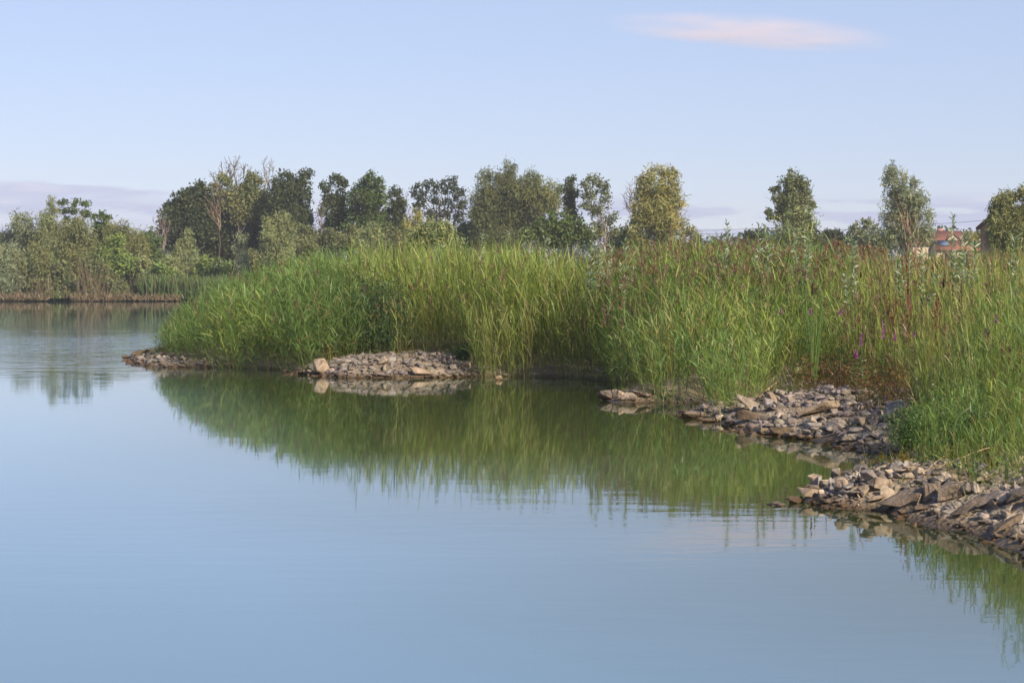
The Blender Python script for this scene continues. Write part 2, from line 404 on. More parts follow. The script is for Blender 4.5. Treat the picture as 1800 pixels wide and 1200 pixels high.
# ------------------------------------------------------------------ the rosy cloud high over the reeds, a real volume 2 km off
def build_cloud():
    D = 2000.; c = at(1318, 57, D)
    bm = bmesh.new(); bmesh.ops.create_icosphere(bm, subdivisions=4, radius=1)
    for v in bm.verts:
        n = .05 * math.sin(v.co.x * 5 + 1) + .05 * math.sin(v.co.x * 9 + v.co.y * 4)
        k = 1 + n
        v.co.x *= 165; v.co.y *= 110 * k; v.co.z *= 15.5 * k * (1 if v.co.z > 0 else .75)
        v.co.z += -v.co.x * .075
    me = bpy.data.meshes.new('cloud'); bm.to_mesh(me); bm.free()
    o = bpy.data.objects.new('cloud', me); COL.objects.link(o); o.location = c
    m, N, L = nt('cloud_vapour')
    tcn = node(N, 'ShaderNodeTexCoord')
    mpn = node(N, 'ShaderNodeMapping'); mpn.inputs['Scale'].default_value = (.012, .015, .09); L.new(tcn.outputs['Object'], mpn.inputs[0])
    mpn.inputs['Rotation'].default_value = (0, R(-6), 0)
    n1 = node(N, 'ShaderNodeTexNoise'); n1.inputs['Scale'].default_value = 1; n1.inputs['Detail'].default_value = 3; L.new(mpn.outputs[0], n1.inputs[0])
    # density falls off from the core
    m2 = node(N, 'ShaderNodeMapping'); m2.inputs['Scale'].default_value = (1 / 165, 1 / 110, 1 / 15.5)
    sh = node(N, 'ShaderNodeSeparateXYZ'); L.new(tcn.outputs['Object'], sh.inputs[0])
    ma = node(N, 'ShaderNodeMath', operation='MULTIPLY_ADD'); L.new(sh.outputs[0], ma.inputs[0]); ma.inputs[1].default_value = .075; L.new(sh.outputs[2], ma.inputs[2])
    cb = node(N, 'ShaderNodeCombineXYZ'); L.new(sh.outputs[0], cb.inputs[0]); L.new(sh.outputs[1], cb.inputs[1]); L.new(ma.outputs[0], cb.inputs[2])
    L.new(cb.outputs[0], m2.inputs[0])
    ln = node(N, 'ShaderNodeVectorMath', operation='LENGTH'); L.new(m2.outputs[0], ln.inputs[0])
    fr = node(N, 'ShaderNodeMapRange'); fr.interpolation_type = 'SMOOTHSTEP'; L.new(ln.outputs['Value'], fr.inputs[0])
    for i, v in enumerate((1.0, .35, 0., 1.)): fr.inputs[1 + i].default_value = v
    r2 = node(N, 'ShaderNodeMapRange'); L.new(n1.outputs[0], r2.inputs[0])
    for i, v in enumerate((.36, .66, .12, 1.)): r2.inputs[1 + i].default_value = v
    mm = node(N, 'ShaderNodeMath', operation='MULTIPLY'); L.new(fr.outputs[0], mm.inputs[0]); L.new(r2.outputs[0], mm.inputs[1])
    m9 = node(N, 'ShaderNodeMath', operation='MULTIPLY'); L.new(mm.outputs[0], m9.inputs[0]); m9.inputs[1].default_value = .016
    pv = node(N, 'ShaderNodeVolumePrincipled'); pv.inputs['Color'].default_value = (.93, .80, .84, 1); pv.inputs['Anisotropy'].default_value = -.2
    L.new(m9.outputs[0], pv.inputs['Density'])
    out = node(N, 'ShaderNodeOutputMaterial'); L.new(pv.outputs[0], out.inputs['Volume'])
    me.materials.append(m)
    tag(o, 'long thin pinkish lens shaped cloud alone in the upper blue sky', 'cloud')
build_cloud()

# ------------------------------------------------------------------ trees
CLR = dict(oak=(.072, .088, .034), dark=(.060, .073, .034), green=(.105, .145, .040), willow=(.25, .27, .12),
           grey=(.24, .26, .15), yellow=(.31, .285, .105), olive=(.21, .215, .085), lime=(.19, .25, .065), sage=(.155, .168, .070),
           rust=(.19, .105, .055), haze=(.050, .068, .050))
def crown(mb, lobes, D, kind, dens, lsz, depth=.8, droopy=False):
    base = np.array(CLR[kind]); m_px = D / F
    for (px, py, rx, ry) in lobes:
        c = at(px, py, D + rng.normal() * rx * m_px * .35); ax, az = rx * m_px * 1.36, ry * m_px * 1.28; ay = (ax + az) / 2 * depth
        area = ax * az * 3.14
        nsub = int(np.clip(area * 4.2, 14, 110))
        u = nrm(rng.normal(size=(nsub, 3))); rr = rng.uniform(.25, .95, nsub) ** .6
        cc = c + u * rr[:, None] * [ax * .86, ay * .86, az * .86]
        r = rng.uniform(.18, .42, nsub) * min(ax, az) + lsz * .6
        nl = np.maximum((dens * 9.5 * r ** 2 / lsz ** 2 * rng.uniform(.5, 1.4, nsub)).astype(int), 5)
        idx = np.repeat(np.arange(nsub), nl); n = len(idx)
        p = cc[idx] + rng.normal(size=(n, 3)) * (r[idx] * .52)[:, None] * [1, 1, 1.0 if not droopy else 1.35]
        k = rng.uniform(.78, 1.22, nsub)
        hue = rng.uniform(-1, 1, nsub)
        C = base * k[idx, None] * rng.uniform(.75, 1.25, (n, 1)) * (1 + hue[idx, None] * [.12, .02, -.05])
        Dr = rng.normal(size=(n, 3))
        if droopy: Dr[:, 2] = -np.abs(Dr[:, 2]) * 1.5 - .5 + rng.uniform(0, 1.8, n)
        Dr = nrm(Dr)
        ls = lsz * rng.uniform(.7, 1.3, n)
        blades(mb, p - Dr * ls[:, None] / 2, Dr, ls * (1.5 if droopy else 1.), ls * (.42 if droopy else .85), np.zeros(n), C, 1,
               prof=np.array([.55, .75]))
def limbs(mb, base, targets, r0, C, split=.35, jig=.06):
    base = np.asarray(base, float); T = np.asarray(targets, float)
    H = T[:, 2].max() - base[2]; top = np.array([T[:, 0].mean(), T[:, 1].mean(), base[2] + H * .85])
    n = 7; tt = np.linspace(0, 1, n)
    path = base + (top - base) * tt[:, None] + rng.normal(size=(n, 3)) * jig * H * .3 * (tt * (1 - tt) * 4)[:, None]
    path[:, :2] = base[:2] + (path[:, :2] - base[:2]) * (tt ** 1.4)[:, None] ** .9
    tube(mb, path, r0 * (1 - tt * .8) * (1 + .5 * np.exp(-tt * 12)), C, 7)
    for t in T:
        s = np.clip((t[2] - base[2]) / H * rng.uniform(.3, .7), .1, .85)
        st = np.array([np.interp(s, tt, path[:, i]) for i in range(3)])
        k = np.linspace(0, 1, 6)[:, None]
        L = np.linalg.norm(t - st)
        pp = st + (t - st) * k + rng.normal(size=(6, 3)) * jig * L * (k * (1 - k) * 4); pp[:, 2] += (k * (1 - k))[:, 0] * L * .12
        rr = r0 * (1 - s * .8) * .55
        tube(mb, pp, rr * (1 - k[:, 0] * .85), C, 5)
        for _ in range(3):
            q = rng.integers(2, 5); e = pp[q] + np.clip(rng.normal(size=3), -1.3, 1.3) * min(L * .14, .8) + [0, 0, L * .06]
            k3 = np.linspace(0, 1, 4)[:, None]
            tube(mb, pp[q] + (e - pp[q]) * k3, rr * .35 * (1 - k3[:, 0] * .8), C, 3)
def tree(name, label, cat, kind, D, lobes, bx=None, dens=1., lsz=.19, bark=(.13, .11, .09), group=None, droopy=False, tr=.16, part='crown', stems=1, depth=.8):
    bx = np.mean([l[0] for l in lobes]) if bx is None else bx
    X = at(bx, 500, D)[0]; b = np.array([X, D, float(ground(X, D))])
    root = empty(name, b); tag(root, label, cat, group)
    if dens >= .8 and len(lobes) > 4:       # inner limbs fill the lower heart of the crown
        cx_, cy_ = np.mean([l[0] for l in lobes]), np.mean([l[1] for l in lobes]) + 8
        lobes = lobes + [((l[0] + cx_) / 2 + rng.normal() * 2, (l[1] + cy_) / 2 + rng.normal() * 2 + 3, l[2] * .9, l[3] * .9) for l in lobes[::2]]
    mb = MB(); crown(mb, lobes, D, kind, dens, lsz, depth, droopy); mb.build('crown', M_tree, root, off=b)
    tb = MB()
    tg = [at(l[0], l[1], D) for l in lobes]
    for s in range(stems):
        b2 = b + (rng.normal(size=3) * [.35, .35, 0] if stems > 1 else 0)
        limbs(tb, b2, [t + rng.normal(size=3) * .3 * (stems > 1) for t in tg], tr / (1 + .3 * (stems - 1)), bark)
    tb.build('trunk' if cat == 'tree' else 'stems', M_bark, root, off=b, smooth=True)
    return root
def bare(name, label, D, tips, bx, by, C, r0=.13, group=None, twig=26, spread=1.):
    X = at(bx, 500, D)[0]; b = np.array([X, D, float(ground(X, D))])
    root = empty(name, b); tag(root, label, 'tree', group)
    mb = MB(); fork = at(bx, by, D); m_px = D / F
    kk = np.linspace(0, 1, 6)[:, None]
    tube(mb, b + (fork - b) * kk + rng.normal(size=(6, 3)) * .06, r0 * (1.2 - kk[:, 0] * .4), np.array(C) * .3, 7)
    bm_ = MB()
    for (tx, ty) in tips:
        e = at(tx, ty, D + rng.normal() * 1.2); k = np.linspace(0, 1, 9)[:, None]
        L = np.linalg.norm(e - fork)
        pp = fork + (e - fork) * np.concatenate([k ** 1.3, k, k], 1) + rng.normal(size=(9, 3)) * .04 * L * (k * (1 - k) * 4)
        tube(bm_, pp, r0 * .62 * (1 - k[:, 0] * .86), C, 5)
        for _ in range(twig):
            q = rng.uniform(.25, 1); st = np.array([np.interp(q, k[:, 0], pp[:, i]) for i in range(3)])
            dr = nrm((e - fork) / L + rng.normal(size=3) * .55 * spread + [0, 0, .25]); l = L * rng.uniform(.08, .26) * (1.3 - q * .6)
            kq = np.linspace(0, 1, 5)[:, None]
            tw = st + dr * l * kq + rng.normal(size=(5, 3)) * l * .05; tw[:, 2] += (kq[:, 0] ** 2) * l * .12
            tube(bm_, tw, r0 * .17 * (1.1 - kq[:, 0] * .8), C, 3)
            for _ in range(2):
                d2 = nrm(dr + rng.normal(size=3) * .5); l2 = l * rng.uniform(.3, .6); s2 = tw[rng.integers(1, 4)]
                tube(bm_, s2 + d2 * l2 * np.linspace(0, 1, 3)[:, None], r0 * .10 * np.array([1, .8, .5]), C, 3)
    mb.build('trunk', M_bark, root, off=b, smooth=True); bm_.build('branches', M_bark, root, off=b, smooth=True)

TW = 'willows and young trees on the far bank'; TD = 'tall trees behind the lake'
pale = (.30, .24, .17)
# far left bank, standing at the lake edge
T = tree
T('tree', 'dark tree cut by the left edge of the picture, above the willows', 'tree', 'dark', 205, [(-6, 415, 12, 14), (-14, 435, 18, 22), (-20, 470, 30, 40)], group=TD)
T('willow', 'grey green willow second tree from the left edge, round topped', 'tree', 'grey', 186, [(38, 398, 20, 20), (30, 425, 24, 22), (48, 445, 26, 24), (34, 470, 28, 24), (40, 495, 26, 20)], droopy=True, bark=pale, group=TW, tr=.1)
T('willow', 'tall slender pointed willow, highest of the far left bank', 'tree', 'willow', 184, [(90, 362, 8, 15), (86, 385, 16, 16), (80, 408, 22, 20), (92, 432, 22, 22), (84, 460, 24, 24), (86, 490, 22, 22)], droopy=True, bark=pale, group=TW, tr=.09)
T('tree', 'tree with sparse flat dark leaf tufts right of the pointed willow', 'tree', 'green', 196, [(112, 356, 9, 5), (135, 357, 11, 5), (153, 358, 8, 4), (110, 372, 8, 6), (128, 370, 10, 6), (146, 376, 9, 5), (118, 386, 9, 7), (137, 392, 11, 7), (160, 380, 9, 6), (126, 410, 16, 14)], bx=130, dens=.75, lsz=.22, group=TD, tr=.12)
T('tree', 'small dark green tree with two tufts standing over the far left bank', 'tree', 'green', 196, [(180, 378, 7, 6), (189, 383, 6, 5), (176, 392, 12, 10), (182, 412, 20, 18), (178, 440, 22, 22)], dens=1., group=TD, tr=.12)
T('willow', 'yellowish willow with long bare trunks right of the pointed willow', 'tree', 'olive', 183, [(118, 405, 20, 16), (122, 430, 22, 20), (146, 398, 14, 16), (152, 425, 16, 18), (128, 458, 22, 22), (150, 470, 16, 22), (132, 490, 18, 16)], bx=152, dens=.8, droopy=True, bark=pale, group=TW, tr=.1, stems=3)
T('willow', 'broad rounded olive willow at the right of the far left bank', 'tree', 'olive', 190, [(212, 400, 18, 12), (205, 418, 24, 16), (228, 412, 18, 14), (240, 430, 22, 16), (215, 445, 28, 22), (236, 462, 26, 22)], droopy=True, bark=pale, group=TW, tr=.11)
T('tree', 'bright green low tree at the right end of the far left bank', 'tree', 'green', 192, [(255, 415, 18, 13), (270, 428, 15, 14), (250, 440, 24, 18), (266, 455, 22, 20), (240, 470, 26, 20)], group=TD, tr=.11)
T('bush', 'yellow green bush in front of the willows on the far left bank', 'bush', 'lime', 180, [(203, 428, 14, 12), (195, 447, 16, 14), (216, 452, 16, 14), (222, 468, 12, 10), (190, 475, 16, 14), (206, 480, 16, 12)], bx=205, group=TW, tr=.06, dens=1.1, stems=3)
for lb, lob, kd in [('grey green willow bush at the left edge of the far shore', [(10, 445, 22, 18), (0, 470, 26, 24), (28, 470, 24, 22), (14, 492, 26, 20)], 'grey'),
                    ('dull olive willow bush below the tall pointed willow', [(64, 448, 20, 18), (58, 470, 24, 20), (80, 480, 22, 20), (66, 496, 24, 18)], 'olive'),
                    ('shadowy dark green bush at the water left of the bare trunks', [(108, 470, 16, 14), (112, 492, 22, 18), (92, 500, 20, 16), (128, 505, 20, 16)], 'sage'),
                    ('dark green bush at the foot of the olive willow', [(168, 476, 20, 16), (184, 494, 24, 18), (160, 500, 20, 18), (208, 502, 22, 12)], 'sage')]:
    T('bush', lb, 'bush', kd, 178.5, lob, group=TW, bark=pale, tr=.06, stems=3, droopy=(kd != 'sage'), dens=1.1)
T('bush', 'olive bush in the low scrub right of the yellow green bush', 'bush', 'willow', 183, [(252, 462, 16, 12), (246, 480, 20, 14), (268, 488, 18, 12)], group=TW, tr=.05, stems=3)
T('bush', 'small lime bush low on the far bank before the dark oaks', 'bush', 'lime', 181, [(288, 470, 16, 10), (280, 485, 18, 12), (300, 488, 18, 12)], group=TW, tr=.05, stems=3)
T('willow', 'light green cone shaped young willow before the dark oaks', 'tree', 'willow', 187, [(330, 414, 7, 12), (325, 432, 15, 14), (312, 450, 18, 16), (338, 452, 20, 16), (322, 472, 28, 16), (352, 470, 20, 14)], droopy=True, group=TW, tr=.08, bark=pale)
for lb, lob, kd in [('low rounded lime scrub below the dark oaks, left one', [(370, 462, 20, 12), (356, 478, 22, 12), (385, 480, 22, 12)], 'lime'),
                    ('low spreading yellow green scrub below the dark oaks, right one', [(405, 470, 22, 10), (425, 482, 22, 10), (398, 488, 22, 10)], 'lime'),
                    ('dull green scrub at the edge of the near reeds on the left', [(440, 470, 14, 12), (450, 488, 20, 14), (470, 480, 20, 16)], 'olive')]:
    T('bush', lb, 'bush', kd, 184, lob, group=TW, tr=.05, stems=3)
T('willow', 'spindly grey willow with a bare leaning trunk before the dark oaks', 'tree', 'grey', 180, [(424, 420, 10, 9), (418, 436, 9, 10), (430, 452, 10, 12), (425, 474, 12, 14)], bx=442, dens=.8, droopy=True, bark=pale, group=TW, tr=.07)
T('willow', 'plump pale olive willow in front of the dark oaks', 'tree', 'willow', 178, [(495, 386, 13, 12), (478, 398, 16, 14), (502, 405, 15, 16), (472, 420, 15, 16), (494, 432, 20, 20), (470, 448, 16, 16), (498, 462, 20, 18)], droopy=True, bark=pale, group=TW, tr=.1)
for q, (px_, py_, w_, kd, lb) in enumerate([(8, 512, 24, 'sage', 'low dark bush at the water at the left edge of the far bank'), (52, 515, 22, 'olive', 'low olive bush at the water left of the first dry stem fan'), (100, 514, 20, 'green', 'low green bush at the water right of the first dry stem fan'), (135, 516, 20, 'sage', 'low dark bush between the dry stem fans'),
        (205, 514, 22, 'willow', 'low pale bush at the water right of the pale dry stems'), (262, 506, 26, 'green', 'low green bush at the water where the far bank turns to reeds'), (225, 490, 26, 'olive', 'olive scrub bush above the low pale bush'), (300, 470, 26, 'willow', 'pale scrub bush on the rise left of the cone shaped willow'), (355, 485, 30, 'lime', 'lime scrub bush at the foot of the cone shaped willow'), (440, 458, 22, 'olive', 'olive scrub bush under the spindly grey willow'), (540, 440, 26, 'olive', 'pale olive scrub bush at the right foot of the plump willow')]):
    T('bush', lb, 'bush', kd, 178.6 + (6 if py_ < 500 else 0), [(px_ - w_ * .5, py_ + 2, w_ * .6, 10), (px_ + w_ * .4, py_, w_ * .6, 12), (px_, py_ - 10, w_ * .5, 9), (px_, py_ + 8, w_ * .8, 9)], group=TW, tr=.04, stems=3, dens=1.1, droopy=(kd in ('olive', 'willow')))
for q, (px_, py_, w_, kd, lb) in enumerate([(582, 424, 26, 'sage', 'dull green thicket bush under the loose dark tree'), (620, 418, 24, 'olive', 'olive thicket bush under the tall domed oak'), (690, 420, 26, 'sage', 'dull green thicket bush under the lower dark oak'), (718, 412, 20, 'green', 'green thicket bush left of the open crowned oak'),
        (822, 408, 22, 'green', 'green thicket bush between the open crowned oak and the great willow'), (1088, 420, 22, 'sage', 'dull thicket bush between the airy tree and the golden willow'), (535, 415, 22, 'sage', 'dull green thicket bush right of the plump willow'), (1445, 425, 24, 'sage', 'dull thicket bush right of the lone poplar'), (1330, 424, 26, 'dark', 'dark thicket bush left of the lone poplar')]):
    T('bush', lb, 'bush', kd, 196 + q, [(px_ - w_ * .5, py_ + 2, w_ * .7, 12), (px_ + w_ * .5, py_, w_ * .7, 14), (px_, py_ - 9, w_ * .6, 11), (px_, py_ + 12, w_ * 1.1, 12)], group='thicket bushes behind the lake', tr=.05, stems=3, dens=1.1)
# mid-left dark group
T('oak', 'big dark oak, leftmost of the dark wood, spreading to the left', 'tree', 'oak', 218, [(322, 350, 20, 12), (345, 338, 18, 14), (302, 372, 18, 14), (330, 372, 24, 18), (360, 362, 24, 22), (300, 398, 20, 16), (330, 402, 28, 22), (365, 398, 28, 26), (310, 425, 22, 16), (350, 432, 30, 22), (385, 425, 26, 26), (292, 420, 10, 12)], dens=1.15, lsz=.26, group=TD, tr=.35)
T('tree', 'dark ivy clad tree in the middle of the dark wood under dead tops', 'tree', 'olive', 216, [(392, 318, 14, 14), (378, 338, 14, 16), (448, 322, 14, 18), (436, 345, 18, 22), (400, 352, 16, 16), (428, 372, 22, 22), (455, 355, 15, 20)], bx=420, dens=.8, group=TD, tr=.22)
T('oak', 'dark bushy oak low in the middle of the dark wood', 'tree', 'dark', 220, [(400, 392, 28, 22), (432, 402, 30, 24), (462, 392, 28, 26), (412, 430, 32, 24), (450, 435, 34, 24), (484, 425, 24, 26)], dens=1.2, lsz=.26, group=TD, tr=.3)
T('oak', 'dark green oak at the right end of the dark wood with high lobed top', 'tree', 'oak', 214, [(505, 312, 13, 11), (490, 322, 12, 12), (538, 305, 12, 8), (532, 322, 14, 14), (508, 338, 18, 18), (540, 345, 11, 14), (486, 352, 18, 18), (515, 366, 22, 18), (538, 378, 12, 20), (488, 385, 24, 20), (520, 400, 26, 24), (540, 425, 14, 22), (500, 430, 30, 22)], dens=1.05, group=TD, tr=.28)
bare('dead_tree', 'bare dead tree top with grey brown twigs above the dark oak', 217, [(388, 285), (402, 288), (418, 280), (432, 287), (375, 310), (440, 300)], 412, 395, (.21, .17, .13), .26, TD, 16)
bare('dead_tree', 'dead tree with orange brown limbs inside the left of the dark wood', 211, [(360, 345), (372, 330), (352, 350), (385, 330), (395, 340), (378, 355)], 386, 405, (.25, .175, .12), .11, TD, 9, .7)
bare('dead_tree', 'thin bare dead tree with one tall fork right of the dead tops', 216, [(462, 282), (474, 287), (482, 295), (468, 300)], 470, 400, (.22, .17, .13), .19, TD, 14)
bare('bare_shrub', 'leafless lilac grey twiggy tree left of the dark wood', 210, [(268, 385), (280, 377), (292, 380), (262, 398), (298, 392)], 288, 440, (.24, .18, .16), .14, TD, 18, 1.2)
# centre
T('oak', 'loose dark tree with dead twigs left of the central oaks', 'tree', 'oak', 212, [(571, 328, 9, 8), (578, 345, 10, 12), (590, 318, 10, 10), (604, 322, 10, 10), (598, 345, 13, 16), (574, 370, 12, 16), (600, 375, 14, 18), (578, 398, 15, 16), (600, 408, 18, 18), (575, 425, 18, 14)], bx=585, dens=.8, group=TD, tr=.2)
T('oak', 'tall dark oak with a domed crown at the centre left', 'tree', 'green', 210, [(652, 313, 13, 11), (640, 328, 16, 13), (666, 325, 12, 13), (628, 345, 14, 14), (655, 350, 19, 18), (634, 370, 18, 17), (660, 378, 18, 18), (628, 398, 20, 18), (655, 405, 24, 20)], dens=1.0, group=TD, tr=.25)
T('oak', 'lower dark oak joined to the right of the domed oak', 'tree', 'oak', 212, [(696, 335, 9, 8), (690, 350, 13, 12), (704, 360, 10, 13), (690, 378, 17, 16), (702, 398, 14, 18), (684, 410, 20, 20)], dens=.95, group=TD, tr=.2)
bare('dead_tree', 'thin pale dead tree in the gap between the two dark woods', 208, [(565, 345), (560, 355), (572, 365), (556, 365)], 564, 420, (.25, .20, .16), .1, TD, 7)
bare('dead_tree', 'bare twig spire beside the lower dark oak', 214, [(715, 335), (712, 350), (719, 355)], 716, 405, (.22, .18, .14), .1, TD, 8)
T('oak', 'wide dark oak with open crown and sky showing through its branches', 'tree', 'dark', 215, [(735, 330, 12, 7), (728, 340, 8, 9), (758, 326, 13, 9), (790, 320, 13, 10), (775, 330, 12, 12), (745, 346, 14, 11), (800, 338, 12, 13), (770, 352, 15, 11), (736, 366, 11, 9), (794, 358, 13, 11), (812, 362, 9, 13), (756, 375, 13, 9), (782, 378, 14, 10), (806, 382, 11, 10), (770, 398, 12, 10)], bx=775, dens=.72, group=TD, tr=.34)
T('bush', 'dark bramble thicket under the open crowned oak', 'bush', 'dark', 205, [(720, 425, 30, 12), (770, 428, 34, 12), (815, 420, 26, 16), (680, 428, 26, 12), (610, 430, 40, 12), (560, 432, 24, 10)], bx=740, group=TD, tr=.08, stems=4)
T('willow', 'light olive willow at the foot of the domed oak', 'tree', 'willow', 150, [(652, 402, 14, 10), (642, 418, 18, 14), (664, 422, 16, 14), (650, 440, 24, 14)], droopy=True, bark=pale, group=TW, tr=.07, lsz=.2)
T('willow', 'yellow green willow left of the open crowned oak', 'tree', 'yellow', 152, [(732, 382, 11, 9), (724, 398, 13, 12), (740, 404, 12, 14), (730, 425, 18, 14)], droopy=True, bark=pale, group=TW, tr=.07, lsz=.2)
T('willow', 'grey green osier bush rising behind the reeds left of centre', 'bush', 'willow', 62, [(765, 400, 20, 14), (748, 418, 24, 16), (785, 420, 22, 18), (725, 438, 26, 14), (765, 442, 34, 18), (800, 448, 24, 14)], droopy=True, bark=pale, tr=.05, lsz=.12, dens=1.6, stems=4, depth=.9)
T('willow', 'great grey green willow with several rounded domes at the centre', 'tree', 'sage', 198, [(895, 298, 16, 12), (850, 312, 12, 12), (888, 318, 22, 16), (852, 332, 16, 16), (930, 312, 16, 12), (948, 322, 16, 14), (915, 340, 24, 20), (968, 338, 14, 14), (870, 355, 26, 22), (840, 362, 16, 18), (945, 356, 26, 20), (974, 362, 10, 16), (848, 392, 22, 22), (885, 388, 28, 24), (925, 388, 28, 22), (852, 420, 24, 18), (890, 420, 32, 18), (832, 380, 12, 12)], dens=1.05, droopy=True, group=TD, tr=.35)
T('willow', 'sunlit yellow green willow dome at the right of the great willow', 'tree', 'olive', 196, [(962, 330, 14, 12), (945, 345, 15, 14), (972, 350, 12, 14), (950, 370, 18, 14), (905, 335, 10, 10)], dens=.8, droopy=True, group=TD, tr=.14)
T('bush', 'round deep green thicket in front of the great willow', 'bush', 'green', 170, [(985, 384, 24, 12), (955, 396, 24, 14), (1012, 396, 20, 14), (940, 415, 24, 16), (980, 415, 32, 18), (1018, 416, 24, 18)], group=TD, tr=.09, stems=4, dens=1.15)
T('tree', 'slim dark alder between the great willow and the birches', 'tree', 'oak', 202, [(1002, 318, 7, 8), (996, 330, 10, 9), (1008, 340, 8, 11), (998, 355, 10, 12), (1004, 372, 10, 12)], dens=.85, group=TD, tr=.12)
T('tree', 'airy dark green tree with pale slender trunks right of the alder', 'tree', 'sage', 200, [(1046, 316, 12, 9), (1030, 326, 11, 10), (1056, 330, 10, 11), (1040, 345, 16, 12), (1068, 350, 9, 13), (1030, 362, 11, 12), (1056, 370, 16, 13), (1075, 385, 9, 13), (1058, 398, 16, 15), (1042, 412, 18, 14), (1080, 410, 9, 9)], bx=1058, dens=.66, group=TD, tr=.13, bark=(.42, .36, .32), stems=2)
T('willow', 'tall golden olive willow standing alone right of the centre', 'tree', 'yellow', 160, [(1158, 300, 18, 10), (1136, 312, 16, 12), (1176, 310, 14, 12), (1150, 326, 24, 16), (1182, 332, 11, 16), (1132, 345, 20, 18), (1165, 355, 26, 20), (1190, 362, 14, 18), (1130, 378, 22, 20), (1162, 388, 28, 22), (1192, 395, 15, 18), (1125, 408, 20, 20), (1160, 420, 30, 18), (1190, 425, 16, 12)], dens=1.0, droopy=True, group=TW, tr=.22, lsz=.2, bark=pale)
bare('dead_tree', 'brown half dead twiggy tree touching the golden willow on its left', 164, [(1098, 325), (1106, 320), (1114, 330), (1096, 345), (1100, 362), (1118, 340)], 1120, 410, (.22, .15, .11), .1, TD, 16, 1.3)
T('bush', 'brownish shrub at the left foot of the golden willow', 'bush', 'sage', 165, [(1110, 408, 14, 16), (1100, 425, 18, 12), (1118, 388, 8, 12)], tr=.05, stems=3, group=TW)
T('willow', 'thin small yellow willow at the right foot of the golden willow', 'tree', 'yellow', 158, [(1216, 402, 8, 6), (1205, 410, 8, 7), (1222, 414, 7, 7), (1212, 422, 12, 8)], dens=.6, droopy=True, group=TW, tr=.04, lsz=.18)
T('poplar', 'dark poplar with a tufted left arm standing alone against the sky', 'tree', 'sage', 185, [(1396, 310, 13, 11), (1386, 322, 12, 12), (1406, 326, 15, 13), (1392, 342, 18, 15), (1420, 345, 9, 12), (1364, 334, 7, 8), (1370, 348, 8, 8), (1374, 364, 9, 8), (1398, 362, 20, 16), (1352, 372, 7, 6), (1356, 382, 8, 6), (1372, 382, 9, 7), (1394, 386, 18, 14), (1424, 362, 7, 8)], bx=1395, dens=1.0, group=TD, tr=.18)
T('willow', 'rounded light green willow at the foot of the lone poplar', 'tree', 'willow', 150, [(1405, 378, 18, 12), (1388, 390, 18, 14), (1418, 394, 18, 16), (1396, 410, 30, 16), (1425, 418, 18, 14), (1372, 420, 14, 12)], droopy=True, group=TW, tr=.09, lsz=.2, bark=pale)
T('willow', 'tall feathery willow standing alone on the right, leaning left at its top', 'tree', 'grey', 145, [(1566, 300, 12, 9), (1578, 310, 14, 10), (1562, 318, 10, 10), (1580, 328, 18, 14), (1608, 322, 8, 10), (1568, 345, 16, 16), (1600, 345, 20, 16), (1622, 350, 9, 14), (1566, 370, 16, 18), (1596, 375, 24, 20), (1628, 385, 12, 18), (1570, 400, 22, 20), (1605, 410, 26, 20), (1632, 415, 14, 16), (1560, 425, 20, 16)], bx=1597, dens=.8, droopy=True, group=TW, tr=.13, lsz=.18, bark=(.34, .22, .15), stems=2)
T('bush', 'grey green rounded bush left of the tall feathery willow', 'bush', 'grey', 190, [(1520, 392, 12, 8), (1508, 404, 14, 10), (1530, 406, 16, 12), (1510, 418, 20, 10)], group=TD, tr=.06, stems=3)
T('bush', 'long low dark thicket left of the tall feathery willow', 'bush', 'dark', 200, [(1470, 412, 16, 7), (1495, 415, 20, 9), (1530, 422, 28, 12), (1555, 428, 20, 12), (1456, 408, 5, 5)], group=TD, tr=.06, stems=3)
T('bush', 'rusty brown scrub patch below the low dark thicket', 'bush', 'rust', 110, [(1468, 432, 18, 7), (1500, 438, 24, 8), (1535, 442, 22, 7)], tr=.03, stems=3, lsz=.14, dens=1.1)
T('bush', 'yellow green rounded bush beside the orange roofs', 'bush', 'yellow', 205, [(1706, 414, 11, 8), (1722, 418, 10, 9), (1712, 428, 18, 8)], group=TD, tr=.06, stems=3)
T('willow', 'dark olive tree at the right edge of the picture before the brick gable', 'tree', 'olive', 128, [(1754, 366, 9, 12), (1750, 386, 9, 12), (1750, 408, 11, 14), (1756, 372, 12, 14), (1754, 400, 14, 14), (1752, 425, 16, 14), (1761, 354, 9, 10), (1775, 350, 12, 12), (1798, 344, 16, 12), (1766, 375, 20, 16), (1792, 372, 22, 18), (1764, 400, 22, 20), (1795, 402, 26, 22), (1762, 425, 22, 16), (1800, 430, 26, 16), (1764, 364, 13, 14), (1760, 388, 14, 14), (1822, 370, 20, 30), (1830, 415, 20, 30)], bx=1785, dens=1.35, droopy=True, group=TW, tr=.16, lsz=.18)

# distant wood along the horizon: reads as one mass
def distant_wood():
    mb = MB(); n = 26000
    X = rng.uniform(-150, 150, n); Y = rng.uniform(425, 480, n)
    px = CX + F * X / Y
    ht = 7.5 + 3.2 * vn(X / 9, X * 0, 11) + 2.2 * vn(X / 3.2, X * 0, 12) + np.where(px > 1500, 1.5, 0) + .5
    Z = .6 + rng.uniform(0, 1, n) ** .6 * ht + rng.normal(size=n) * .2
    P = np.stack([X, Y, Z], 1); D = nrm(rng.normal(size=(n, 3)))
    C = np.array(CLR['haze']) * (.7 + .6 * vn(X / 5, X * 0, 4))[:, None] * rng.uniform(.7, 1.3, (n, 1))
    blades(mb, P, D, np.full(n, .75), np.full(n, .7), np.zeros(n), C, 1, prof=np.array([.8, .9]))
    tag(mb.build('distant_wood', M_tree), 'dark line of far woods along the horizon', 'wood', kind='stuff')
distant_wood()

